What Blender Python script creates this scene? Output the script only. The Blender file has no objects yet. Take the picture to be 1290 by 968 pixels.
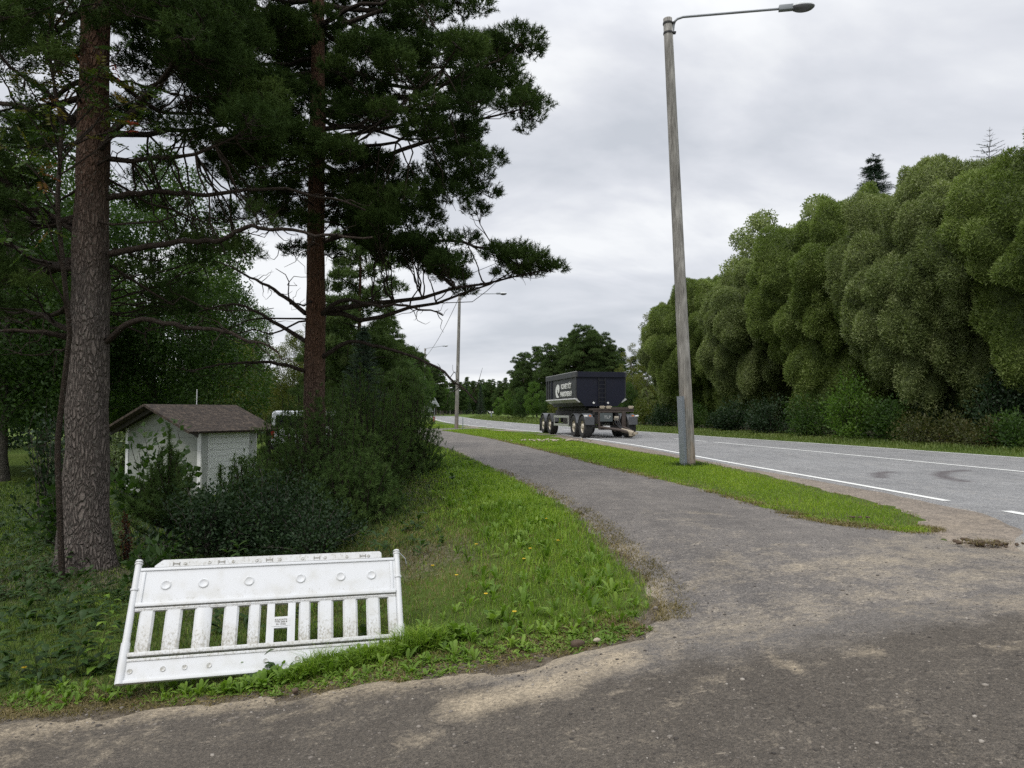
import bpy, bmesh, math, random
import numpy as np
from mathutils import Vector, Matrix

R = math.radians
rng = np.random.default_rng(7)
random.seed(7)
scene = bpy.context.scene
COL = scene.collection

# ------------------------------------------------------------------ camera, sky, light
F = 900.0; CX = 645.0; CY = 484.0
PITCH = math.atan(35 / 900.0)
CAMZ = 1.6
cam_d = bpy.data.cameras.new("camera"); cam = bpy.data.objects.new("camera", cam_d); COL.objects.link(cam)
cam_d.sensor_width = 36.0; cam_d.lens = 36.0 * F / 1290.0
cam_d.clip_start = 0.05; cam_d.clip_end = 6000
cam.location = (0, 0, CAMZ); cam.rotation_euler = (math.pi / 2 + PITCH, 0, 0)
scene.camera = cam

SUN_EL, SUN_AZ = R(52), R(215)      # azimuth clockwise from +Y : sun behind the cloud, behind-left of the viewer
sun_d = bpy.data.lights.new("sun", 'SUN'); sun = bpy.data.objects.new("sun", sun_d); COL.objects.link(sun)
sun_d.energy = 1.5; sun_d.angle = R(14); sun_d.color = (1.0, 0.95, 0.87)
sdir = Vector((math.sin(SUN_AZ) * math.cos(SUN_EL), math.cos(SUN_AZ) * math.cos(SUN_EL), math.sin(SUN_EL)))
sun.rotation_euler = (-sdir).to_track_quat('-Z', 'Y').to_euler()

world = bpy.data.worlds.new("World"); scene.world = world; world.use_nodes = True
wn = world.node_tree; wn.nodes.clear()
def N(t, typ, **kw):
    n = t.nodes.new(typ)
    for k, v in kw.items(): setattr(n, k, v)
    return n
out = N(wn, 'ShaderNodeOutputWorld'); bg = N(wn, 'ShaderNodeBackground'); bg.inputs['Strength'].default_value = 0.1
sky = N(wn, 'ShaderNodeTexSky'); sky.sky_type = 'NISHITA'; sky.sun_disc = False
sky.sun_elevation = SUN_EL; sky.sun_rotation = SUN_AZ
tc = N(wn, 'ShaderNodeTexCoord'); sep = N(wn, 'ShaderNodeSeparateXYZ'); wn.links.new(tc.outputs['Generated'], sep.inputs[0])
def M_(t, op, a, b=None, clamp=False):
    n = N(t, 'ShaderNodeMath', operation=op); n.use_clamp = clamp
    for i, v in enumerate((a, b)):
        if v is None: continue
        if isinstance(v, (int, float)): n.inputs[i].default_value = v
        else: t.links.new(v, n.inputs[i])
    return n.outputs[0]
zc = M_(wn, 'ADD', M_(wn, 'MAXIMUM', sep.outputs[2], 0.0), 0.33)
cu = M_(wn, 'DIVIDE', sep.outputs[0], zc); cv = M_(wn, 'DIVIDE', sep.outputs[1], zc)
comb = N(wn, 'ShaderNodeCombineXYZ'); wn.links.new(cu, comb.inputs[0]); wn.links.new(cv, comb.inputs[1])
mp = N(wn, 'ShaderNodeMapping'); mp.inputs['Rotation'].default_value = (0, 0, R(-38)); mp.inputs['Scale'].default_value = (0.75, 1.3, 1)
mp.inputs['Location'].default_value = (3.1, 1.7, 0)
wn.links.new(comb.outputs[0], mp.inputs[0])
n1 = N(wn, 'ShaderNodeTexNoise'); n1.inputs['Scale'].default_value = 1.7; n1.inputs['Detail'].default_value = 6; n1.inputs['Roughness'].default_value = 0.52; n1.inputs['Distortion'].default_value = 0.5
n2 = N(wn, 'ShaderNodeTexNoise'); n2.inputs['Scale'].default_value = 5.0; n2.inputs['Detail'].default_value = 5; n2.inputs['Distortion'].default_value = 0.3
wn.links.new(mp.outputs[0], n1.inputs[0]); wn.links.new(mp.outputs[0], n2.inputs[0])
nm = M_(wn, 'ADD', M_(wn, 'MULTIPLY', n1.outputs[0], 0.75), M_(wn, 'MULTIPLY', n2.outputs[0], 0.25))
cr = N(wn, 'ShaderNodeValToRGB'); wn.links.new(nm, cr.inputs[0])
cr.color_ramp.elements[0].position = 0.36; cr.color_ramp.elements[0].color = (0.57, 0.60, 0.655, 1)
cr.color_ramp.elements[1].position = 0.60; cr.color_ramp.elements[1].color = (0.90, 0.915, 0.935, 1)
e = cr.color_ramp.elements.new(0.49); e.color = (0.72, 0.74, 0.79, 1)
zen = N(wn, 'ShaderNodeMapRange'); zen.interpolation_type = 'SMOOTHSTEP'
wn.links.new(sep.outputs[2], zen.inputs['Value']); zen.inputs['From Min'].default_value = 0.42; zen.inputs['From Max'].default_value = 0.95
zen.inputs['To Min'].default_value = 10.8; zen.inputs['To Max'].default_value = 29.0
sc_ = N(wn, 'ShaderNodeVectorMath', operation='SCALE'); wn.links.new(cr.outputs[0], sc_.inputs[0]); wn.links.new(zen.outputs[0], sc_.inputs['Scale'])
mx = N(wn, 'ShaderNodeMix', data_type='RGBA'); mx.inputs[0].default_value = 0.94
wn.links.new(sky.outputs[0], mx.inputs[6]); wn.links.new(sc_.outputs[0], mx.inputs[7])
wn.links.new(mx.outputs[2], bg.inputs[0]); wn.links.new(bg.outputs[0], out.inputs[0])

vs = scene.view_settings
vs.view_transform = 'Standard'; vs.look = 'None'; vs.exposure = 0.0; vs.gamma = 1.0; vs.use_curve_mapping = False
cy = scene.cycles
cy.max_bounces = 6; cy.diffuse_bounces = 3; cy.glossy_bounces = 2; cy.transmission_bounces = 3; cy.transparent_max_bounces = 6
cy.use_denoising = False; cy.caustics_reflective = False; cy.caustics_refractive = False
try: cy.denoiser = 'OPENIMAGEDENOISE'
except Exception: pass

# ------------------------------------------------------------------ terrain height
DY = [0, 5, 8, 14, 27, 60, 120, 220]
DA = [-3.6, -3.6, -3.9, -5.2, -8.0, -16., -30., -60.]
DB = [4.5, 4.5, 2.3, -0.3, -3.0, -10., -20., -45.]
def drop(x, y):
    x = np.asarray(x, float); y = np.asarray(y, float)
    a = np.interp(y, DY, DA); b = np.interp(y, DY, DB)
    t = np.clip((x - a) / (b - a), 0, 1); t = t * t * (3 - 2 * t)
    left = np.interp(y, [0, 6, 9, 20, 60, 120, 200], [2.02, 2.02, 1.97, 1.92, 1.75, 1.3, 1.25])
    return left + (1.25 - left) * t
def H(x, y): return CAMZ - drop(x, y)
cp, sp = math.cos(PITCH), math.sin(PITCH)
def ray(px, py):
    u = -(py - CY); return np.array([px - CX, F * cp - u * sp, F * sp + u * cp]) / F
def P(px, py):
    d = ray(px, py); t = 0.5
    lo = 0.5
    while t < 900:
        if CAMZ + d[2] * t < H(d[0] * t, d[1] * t): break
        lo = t; t *= 1.03
    hi = t
    for _ in range(30):
        m = (lo + hi) / 2
        if CAMZ + d[2] * m < H(d[0] * m, d[1] * m): hi = m
        else: lo = m
    x, y = d[0] * hi, d[1] * hi
    return (x, y)
def at(px, py, Y):
    d = ray(px, py); t = Y / d[1]; return np.array([d[0] * t, Y, CAMZ + d[2] * t])

# ------------------------------------------------------------------ helpers
def mesh_np(name, V, Fa, mat=None, attrs=None, smooth=False):
    """V (n,3); Fa list of face arrays (m,k)."""
    if not isinstance(Fa, list): Fa = [Fa]
    me = bpy.data.meshes.new(name)
    V = np.asarray(V, np.float32)
    me.vertices.add(len(V)); me.vertices.foreach_set('co', V.ravel())
    tot = np.concatenate([np.full(len(f), f.shape[1], np.int32) for f in Fa])
    loops = np.concatenate([np.asarray(f, np.int32).ravel() for f in Fa])
    me.loops.add(len(loops)); me.loops.foreach_set('vertex_index', loops)
    st = np.concatenate([[0], np.cumsum(tot)[:-1]]).astype(np.int32)
    me.polygons.add(len(tot)); me.polygons.foreach_set('loop_start', st)
    try: me.polygons.foreach_set('loop_total', tot)
    except Exception: pass
    if smooth: me.polygons.foreach_set('use_smooth', np.ones(len(tot), bool))
    me.update(calc_edges=True)
    for k, v in (attrs or {}).items():
        a = me.attributes.new(k, 'FLOAT', 'POINT'); a.data.foreach_set('value', np.asarray(v, np.float32))
    if mat: me.materials.append(mat)
    return me
def put(name, me, parent=None, loc=None):
    o = bpy.data.objects.new(name, me); COL.objects.link(o)
    if parent is not None: o.parent = parent
    if loc is not None: o.location = loc
    return o
def tag(o, label=None, cat=None, group=None, kind=None):
    if label: o['label'] = label
    if cat: o['category'] = cat
    if group: o['group'] = group
    if kind: o['kind'] = kind
    return o
def empty(name, loc=(0, 0, 0), rz=0):
    o = bpy.data.objects.new(name, None); COL.objects.link(o); o.location = loc; o.rotation_euler = (0, 0, rz); o.empty_display_size = 0.2
    return o
def copy_tree(o, parent=None):
    c = o.copy(); COL.objects.link(c)
    if parent is not None: c.parent = parent
    for ch in list(o.children): copy_tree(ch, c)
    return c

class MB:
    """collects shapes into one mesh"""
    def __init__(s): s.bm = bmesh.new()
    def box(s, c, size, rot=None, bev=0.0):
        m = Matrix.Translation(Vector(c))
        if rot is not None: m = m @ rot.to_4x4()
        r = bmesh.ops.create_cube(s.bm, size=1.0, matrix=m @ Matrix.Diagonal((*size, 1)))
        if bev > 0:
            es = {e for v in r['verts'] for e in v.link_edges}
            bmesh.ops.bevel(s.bm, geom=list(es), offset=bev, segments=2, affect='EDGES', profile=0.7)
        return s
    def cyl(s, p0, p1, r0, r1=None, n=16, cap=True):
        p0 = Vector(p0); p1 = Vector(p1); r1 = r0 if r1 is None else r1
        d = p1 - p0; q = d.to_track_quat('Z', 'Y').to_matrix().to_4x4()
        m = Matrix.Translation((p0 + p1) / 2) @ q
        bmesh.ops.create_cone(s.bm, cap_ends=cap, segments=n, radius1=r0, radius2=r1, depth=d.length, matrix=m)
        return s
    def prism(s, pts, d0, d1, axis='y'):
        """pts 2D outline (ccw), extruded along axis from d0 to d1"""
        def mk(p, d):
            return {'x': (d, p[0], p[1]), 'y': (p[0], d, p[1]), 'z': (p[0], p[1], d)}[axis]
        a = [s.bm.verts.new(mk(p, d0)) for p in pts]; b = [s.bm.verts.new(mk(p, d1)) for p in pts]
        n = len(pts)
        s.bm.faces.new(a); s.bm.faces.new(b[::-1])
        for i in range(n): s.bm.faces.new((a[i], a[(i + 1) % n], b[(i + 1) % n], b[i]))
        return s
    def lathe(s, prof, c, axis, n=28):
        """prof list (r, h) ; around axis vector through c"""
        ax = Vector(axis).normalized(); u = ax.orthogonal().normalized(); v = ax.cross(u); c = Vector(c)
        rings = []
        for r, h in prof:
            rings.append([s.bm.verts.new(c + ax * h + (u * math.cos(2 * math.pi * k / n) + v * math.sin(2 * math.pi * k / n)) * max(r, 1e-4)) for k in range(n)])
        for i in range(len(rings) - 1):
            for k in range(n):
                s.bm.faces.new((rings[i][k], rings[i][(k + 1) % n], rings[i + 1][(k + 1) % n], rings[i + 1][k]))
        return s
    def tube(s, pts, rad, n=10):
        V, Fc = tube_arr([np.array(p, float) for p in pts], rad, n)
        vs_ = [s.bm.verts.new(v) for v in V]
        for f in Fc: s.bm.faces.new([vs_[i] for i in f])
        return s
    def build(s, name, mat, parent=None, smooth=False, loc=None):
        bmesh.ops.recalc_face_normals(s.bm, faces=s.bm.faces)
        me = bpy.data.meshes.new(name); s.bm.to_mesh(me); s.bm.free()
        if mat: me.materials.append(mat)
        if smooth:
            try:
                me.shade_smooth()
                me.set_sharp_from_angle(angle=R(40))
            except Exception: pass
        return put(name, me, parent, loc)

def tube_arr(pts, rad, n=8):
    pts = np.asarray(pts, float); m = len(pts)
    rad = np.full(m, rad) if np.isscalar(rad) else np.asarray(rad, float)
    T = np.gradient(pts, axis=0); T /= np.linalg.norm(T, axis=1)[:, None] + 1e-9
    ref = np.array([0, 0, 1.0]) if abs(T[:, 2]).mean() < 0.8 else np.array([1.0, 0, 0])
    U = np.cross(T, ref); U /= np.linalg.norm(U, axis=1)[:, None] + 1e-9
    W = np.cross(T, U)
    a = np.arange(n) * 2 * np.pi / n
    V = pts[:, None] + rad[:, None, None] * (np.cos(a)[None, :, None] * U[:, None] + np.sin(a)[None, :, None] * W[:, None])
    V = V.reshape(-1, 3)
    i = np.arange(m - 1)[:, None] * n; k = np.arange(n)[None]
    k2 = (k + 1) % n
    Fc = np.stack([i + k, i + k2, i + n + k2, i + n + k], -1).reshape(-1, 4)
    return V, Fc
def tubes(list_, n=6):
    Vs, Fs, o = [], [], 0
    for pts, rad in list_:
        V, Fc = tube_arr(pts, rad, n); Vs.append(V); Fs.append(Fc + o); o += len(V)
    return np.concatenate(Vs), np.concatenate(Fs)
def unit(a): return a / (np.linalg.norm(a, axis=-1, keepdims=True) + 1e-9)
def rnd_dirs(n, r=rng): return unit(r.normal(size=(n, 3)))

# ------------------------------------------------------------------ materials
def mat_new(name):
    m = bpy.data.materials.new(name); m.use_nodes = True
    t = m.node_tree; b = t.nodes['Principled BSDF']; return m, t, b
def coords(t, kind='Object', scale=None):
    tc = N(t, 'ShaderNodeTexCoord'); o = tc.outputs[kind]
    if scale is not None:
        mp = N(t, 'ShaderNodeMapping'); mp.inputs['Scale'].default_value = scale; t.links.new(o, mp.inputs[0]); o = mp.outputs[0]
    return o
def noise(t, vec, scale, detail=4, rough=0.55, dist=0.0):
    n = N(t, 'ShaderNodeTexNoise'); n.inputs['Scale'].default_value = scale; n.inputs['Detail'].default_value = detail
    n.inputs['Roughness'].default_value = rough; n.inputs['Distortion'].default_value = dist
    if vec is not None: t.links.new(vec, n.inputs['Vector'])
    return n.outputs[0]
def voro(t, vec, scale, feature='F1'):
    n = N(t, 'ShaderNodeTexVoronoi'); n.feature = feature; n.inputs['Scale'].default_value = scale
    t.links.new(vec, n.inputs['Vector']); return n
def ramp(t, fac, stops):
    r = N(t, 'ShaderNodeValToRGB'); t.links.new(fac, r.inputs[0]); els = r.color_ramp.elements
    while len(els) < len(stops): els.new(0.5)
    for e_, (p, c) in zip(els, stops):
        e_.position = p; e_.color = (*c, 1) if len(c) == 3 else c
    return r.outputs[0]
def mixc(t, fac, a, b, mode='MIX'):
    n = N(t, 'ShaderNodeMix', data_type='RGBA'); n.blend_type = mode
    for i, v in ((0, fac), (6, a), (7, b)):
        if isinstance(v, (int, float)): n.inputs[i].default_value = v
        elif isinstance(v, tuple): n.inputs[i].default_value = (*v, 1) if len(v) == 3 else v
        else: t.links.new(v, n.inputs[i])
    return n.outputs[2]
def maprange(t, v, a, b, c=0.0, d=1.0, smooth=True):
    n = N(t, 'ShaderNodeMapRange'); n.interpolation_type = 'SMOOTHSTEP' if smooth else 'LINEAR'
    t.links.new(v, n.inputs['Value']); n.inputs['From Min'].default_value = a; n.inputs['From Max'].default_value = b
    n.inputs['To Min'].default_value = c; n.inputs['To Max'].default_value = d
    return n.outputs[0]
def bump(t, b, h, strength=0.5, dist=0.02):
    n = N(t, 'ShaderNodeBump'); n.inputs['Strength'].default_value = strength; n.inputs['Distance'].default_value = dist
    t.links.new(h, n.inputs['Height']); t.links.new(n.outputs[0], b.inputs['Normal'])
def attr(t, name):
    n = N(t, 'ShaderNodeAttribute'); n.attribute_name = name; return n.outputs['Fac']

def paint(name, col, rough=0.5, metal=0.0, dirt=0.25, dcol=(0.12, 0.10, 0.08), scale=3.0, bumps=0.0, spec=0.5):
    m, t, b = mat_new(name); c = coords(t)
    n = noise(t, c, scale, 6, 0.65); n2_ = noise(t, c, scale * 9, 3)
    f = maprange(t, M_(t, 'ADD', M_(t, 'MULTIPLY', n, 0.7), M_(t, 'MULTIPLY', n2_, 0.3)), 0.45, 0.75, 0, dirt)
    t.links.new(mixc(t, f, col, dcol), b.inputs['Base Color'])
    t.links.new(maprange(t, n, 0.3, 0.7, rough - 0.08, rough + 0.12), b.inputs['Roughness'])
    b.inputs['Metallic'].default_value = metal; b.inputs['Specular IOR Level'].default_value = spec
    if bumps: bump(t, b, n2_, bumps, 0.01)
    return m
def leafmat(name, stops, rough=0.55, trans=0.35, vscale=0.6, tcol=None, vamt=0.35, spec=0.3):
    """leaf colours by per-leaf random value, with slow variation through the plant"""
    m, t, b = mat_new(name)
    a = attr(t, 'rnd'); n = noise(t, coords(t), vscale, 3)
    f = M_(t, 'ADD', M_(t, 'MULTIPLY', a, 1 - vamt), M_(t, 'MULTIPLY', maprange(t, n, 0.3, 0.7), vamt))
    c = ramp(t, f, stops)
    t.links.new(c, b.inputs['Base Color']); b.inputs['Roughness'].default_value = rough; b.inputs['Specular IOR Level'].default_value = spec
    tr = N(t, 'ShaderNodeBsdfTranslucent'); t.links.new(mixc(t, 1.0, c, tcol or (1.1, 1.25, 0.5), 'MULTIPLY'), tr.inputs[0])
    ms = N(t, 'ShaderNodeMixShader'); ms.inputs[0].default_value = trans
    t.links.new(b.outputs[0], ms.inputs[1]); t.links.new(tr.outputs[0], ms.inputs[2])
    t.links.new(ms.outputs[0], t.nodes['Material Output'].inputs[0])
    return m
def bark_mat(name, c1, c2, top=None, zsplit=None, scale=9.0, lichen=(0.2, 0.2, 0.17)):
    m, t, b = mat_new(name)
    c = coords(t, 'Object', (1, 1, 0.28))
    wob = N(t, 'ShaderNodeVectorMath', operation='ADD'); t.links.new(c, wob.inputs[0])
    nz = N(t, 'ShaderNodeTexNoise'); nz.inputs['Scale'].default_value = 7; t.links.new(c, nz.inputs[0])
    sc2 = N(t, 'ShaderNodeVectorMath', operation='SCALE'); t.links.new(nz.outputs['Color'], sc2.inputs[0]); sc2.inputs['Scale'].default_value = 0.16
    t.links.new(sc2.outputs[0], wob.inputs[1])
    v = voro(t, wob.outputs[0], scale * 3.2, 'DISTANCE_TO_EDGE'); v2 = voro(t, wob.outputs[0], scale * 4.5, 'F1')
    fn = noise(t, coords(t), 55, 4)
    crack = maprange(t, v.outputs['Distance'], 0.0, 0.30)
    f = M_(t, 'ADD', M_(t, 'MULTIPLY', crack, 0.45), M_(t, 'ADD', M_(t, 'MULTIPLY', v2.outputs['Distance'], 0.3), M_(t, 'MULTIPLY', fn, 0.35)))
    col = mixc(t, f, c1, c2)
    if top:
        sx = N(t, 'ShaderNodeSeparateXYZ'); t.links.new(coords(t), sx.inputs[0])
        zz = M_(t, 'ADD', sx.outputs[2], M_(t, 'MULTIPLY', noise(t, coords(t), 1.2, 3), 1.6))
        col = mixc(t, maprange(t, zz, zsplit - 0.6, zsplit + 2.2), col, mixc(t, f, tuple(x * 0.45 for x in top), top))
    li = maprange(t, noise(t, coords(t, 'Object'), 34, 3), 0.56, 0.68, 0, 0.45)
    col = mixc(t, li, col, lichen)
    t.links.new(col, b.inputs['Base Color']); b.inputs['Roughness'].default_value = 0.92; b.inputs['Specular IOR Level'].default_value = 0.15
    bump(t, b, M_(t, 'ADD', M_(t, 'MULTIPLY', crack, 1.0), M_(t, 'MULTIPLY', fn, 0.5)), 1.0, 0.035)
    return m

m_bark = bark_mat('pine_bark', (0.040, 0.033, 0.029), (0.195, 0.165, 0.145), (0.14, 0.078, 0.050), 4.6, 9)
m_bark_red = bark_mat('reddish_pine_bark', (0.045, 0.030, 0.024), (0.18, 0.135, 0.11), (0.165, 0.09, 0.057), 2.4, 9, (0.17, 0.14, 0.11))
m_limb = bark_mat('limb_bark', (0.03, 0.024, 0.02), (0.12, 0.09, 0.07), None, 0, 30)
m_greybark = bark_mat('grey_bark', (0.05, 0.045, 0.04), (0.17, 0.155, 0.13), None, 0, 12)
m_birchbark = bark_mat('birch_bark', (0.12, 0.11, 0.10), (0.5, 0.48, 0.44), None, 0, 5)
m_needle = leafmat('pine_needles', [(0.0, (0.017, 0.032, 0.009)), (0.5, (0.040, 0.070, 0.018)), (0.93, (0.088, 0.13, 0.034)), (1.0, (0.13, 0.085, 0.03))], trans=0.15, rough=0.8, spec=0.08)
m_needle_far = leafmat('pine_needles_far', [(0.0, (0.035, 0.060, 0.022)), (0.6, (0.075, 0.115, 0.040)), (1.0, (0.125, 0.165, 0.055))], trans=0.3, rough=0.8, spec=0.1)
m_bush = leafmat('pine_bush_needles', [(0.0, (0.028, 0.052, 0.016)), (0.5, (0.070, 0.118, 0.034)), (1.0, (0.16, 0.225, 0.07))], trans=0.25, rough=0.75, spec=0.1)
m_spruce = leafmat('spruce_needles', [(0.0, (0.010, 0.024, 0.013)), (0.7, (0.022, 0.048, 0.024)), (1.0, (0.04, 0.075, 0.032))], trans=0.08, rough=0.6)
m_willow = leafmat('willow_leaves', [(0.0, (0.066, 0.10, 0.022)), (0.5, (0.155, 0.208, 0.050)), (1.0, (0.36, 0.42, 0.16))], trans=0.28, vscale=0.5, vamt=0.3)
m_willow2 = leafmat('willow_leaves_pale', [(0.0, (0.076, 0.105, 0.036)), (0.5, (0.178, 0.22, 0.078)), (1.0, (0.40, 0.44, 0.22))], trans=0.28, vscale=0.5, vamt=0.3)
m_leaf = leafmat('green_leaves', [(0.0, (0.022, 0.050, 0.010)), (0.5, (0.045, 0.09, 0.018)), (0.9, (0.085, 0.14, 0.03)), (1.0, (0.15, 0.15, 0.03))], trans=0.4)
m_leaf_bright = leafmat('bright_leaves', [(0.0, (0.05, 0.10, 0.014)), (0.5, (0.085, 0.16, 0.024)), (1.0, (0.15, 0.22, 0.045))], trans=0.45)
m_leaf_dark = leafmat('dark_leaves', [(0.0, (0.010, 0.024, 0.010)), (0.6, (0.024, 0.05, 0.018)), (1.0, (0.05, 0.085, 0.03))], trans=0.25)
m_leaf_yellow = leafmat('yellowish_leaves', [(0.0, (0.05, 0.075, 0.014)), (0.5, (0.10, 0.12, 0.024)), (1.0, (0.22, 0.20, 0.04))], trans=0.4)
m_leaf_pale = leafmat('pale_leaves', [(0.0, (0.09, 0.13, 0.06)), (0.6, (0.2, 0.25, 0.12)), (1.0, (0.42, 0.46, 0.27))], trans=0.3)
m_rowan = leafmat('rowan_leaves', [(0.0, (0.02, 0.05, 0.01)), (0.62, (0.06, 0.10, 0.02)), (0.86, (0.12, 0.11, 0.02)), (0.95, (0.20, 0.035, 0.018)), (1.0, (0.26, 0.03, 0.016))], trans=0.35, vamt=0.1)
m_redbrown = leafmat('red_brown_leaves', [(0.0, (0.05, 0.018, 0.010)), (0.6, (0.13, 0.04, 0.02)), (1.0, (0.22, 0.08, 0.03))], trans=0.2)
m_bramble = leafmat('bramble_leaves', [(0.0, (0.03, 0.045, 0.012)), (0.6, (0.07, 0.075, 0.022)), (1.0, (0.13, 0.085, 0.03))], trans=0.3)
m_grass_strip = leafmat('mown_grass', [(0.0, (0.11, 0.18, 0.015)), (0.5, (0.20, 0.30, 0.025)), (0.9, (0.29, 0.38, 0.038)), (1.0, (0.38, 0.34, 0.11))], trans=0.4, vscale=1.1, vamt=0.35, rough=0.5)
m_grass_lush = leafmat('lush_grass', [(0.0, (0.075, 0.13, 0.014)), (0.5, (0.17, 0.28, 0.028)), (1.0, (0.34, 0.44, 0.06))], trans=0.4, vscale=0.9, rough=0.5)
m_grass_dry = leafmat('dry_grass', [(0.0, (0.07, 0.065, 0.022)), (0.5, (0.17, 0.135, 0.055)), (1.0, (0.34, 0.27, 0.13))], trans=0.3, vscale=1.0)
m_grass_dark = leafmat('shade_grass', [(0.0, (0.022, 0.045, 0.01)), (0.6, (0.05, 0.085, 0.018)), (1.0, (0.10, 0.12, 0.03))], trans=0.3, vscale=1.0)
m_grass_far = leafmat('tall_verge_grass', [(0.0, (0.06, 0.10, 0.02)), (0.5, (0.12, 0.165, 0.035)), (1.0, (0.21, 0.24, 0.075))], trans=0.3, vscale=0.3)
m_weed = leafmat('weed_leaves', [(0.0, (0.07, 0.13, 0.016)), (0.5, (0.14, 0.235, 0.03)), (1.0, (0.26, 0.36, 0.065))], trans=0.4, vscale=1.5)
m_weed_dark = leafmat('shade_weed_leaves', [(0.0, (0.018, 0.042, 0.010)), (0.6, (0.04, 0.08, 0.018)), (1.0, (0.08, 0.13, 0.035))], trans=0.35, vscale=1.5)

def ground_mat():
    m, t, b = mat_new('ground_soil'); c = coords(t)
    n_ = noise(t, c, 0.5, 6, 0.6); n3 = noise(t, c, 14, 8, 0.8); n4 = noise(t, c, 60, 3)
    g = ramp(t, M_(t, 'ADD', M_(t, 'MULTIPLY', n_, 0.5), M_(t, 'MULTIPLY', n3, 0.5)), [(0.35, (0.055, 0.09, 0.018)), (0.55, (0.09, 0.13, 0.026)), (0.72, (0.14, 0.13, 0.05))])
    s = ramp(t, n3, [(0.3, (0.06, 0.048, 0.035)), (0.5, (0.13, 0.108, 0.08)), (0.7, (0.26, 0.22, 0.17))])
    f = maprange(t, M_(t, 'ADD', attr(t, 'soil'), M_(t, 'MULTIPLY', M_(t, 'SUBTRACT', n3, 0.5), 0.9)), 0.3, 0.7)
    t.links.new(mixc(t, f, g, s), b.inputs['Base Color']); b.inputs['Roughness'].default_value = 0.95; b.inputs['Specular IOR Level'].default_value = 0.1
    bump(t, b, M_(t, 'ADD', n3, M_(t, 'MULTIPLY', n4, 0.4)), 0.9, 0.04)
    return m
m_ground = ground_mat()

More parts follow.
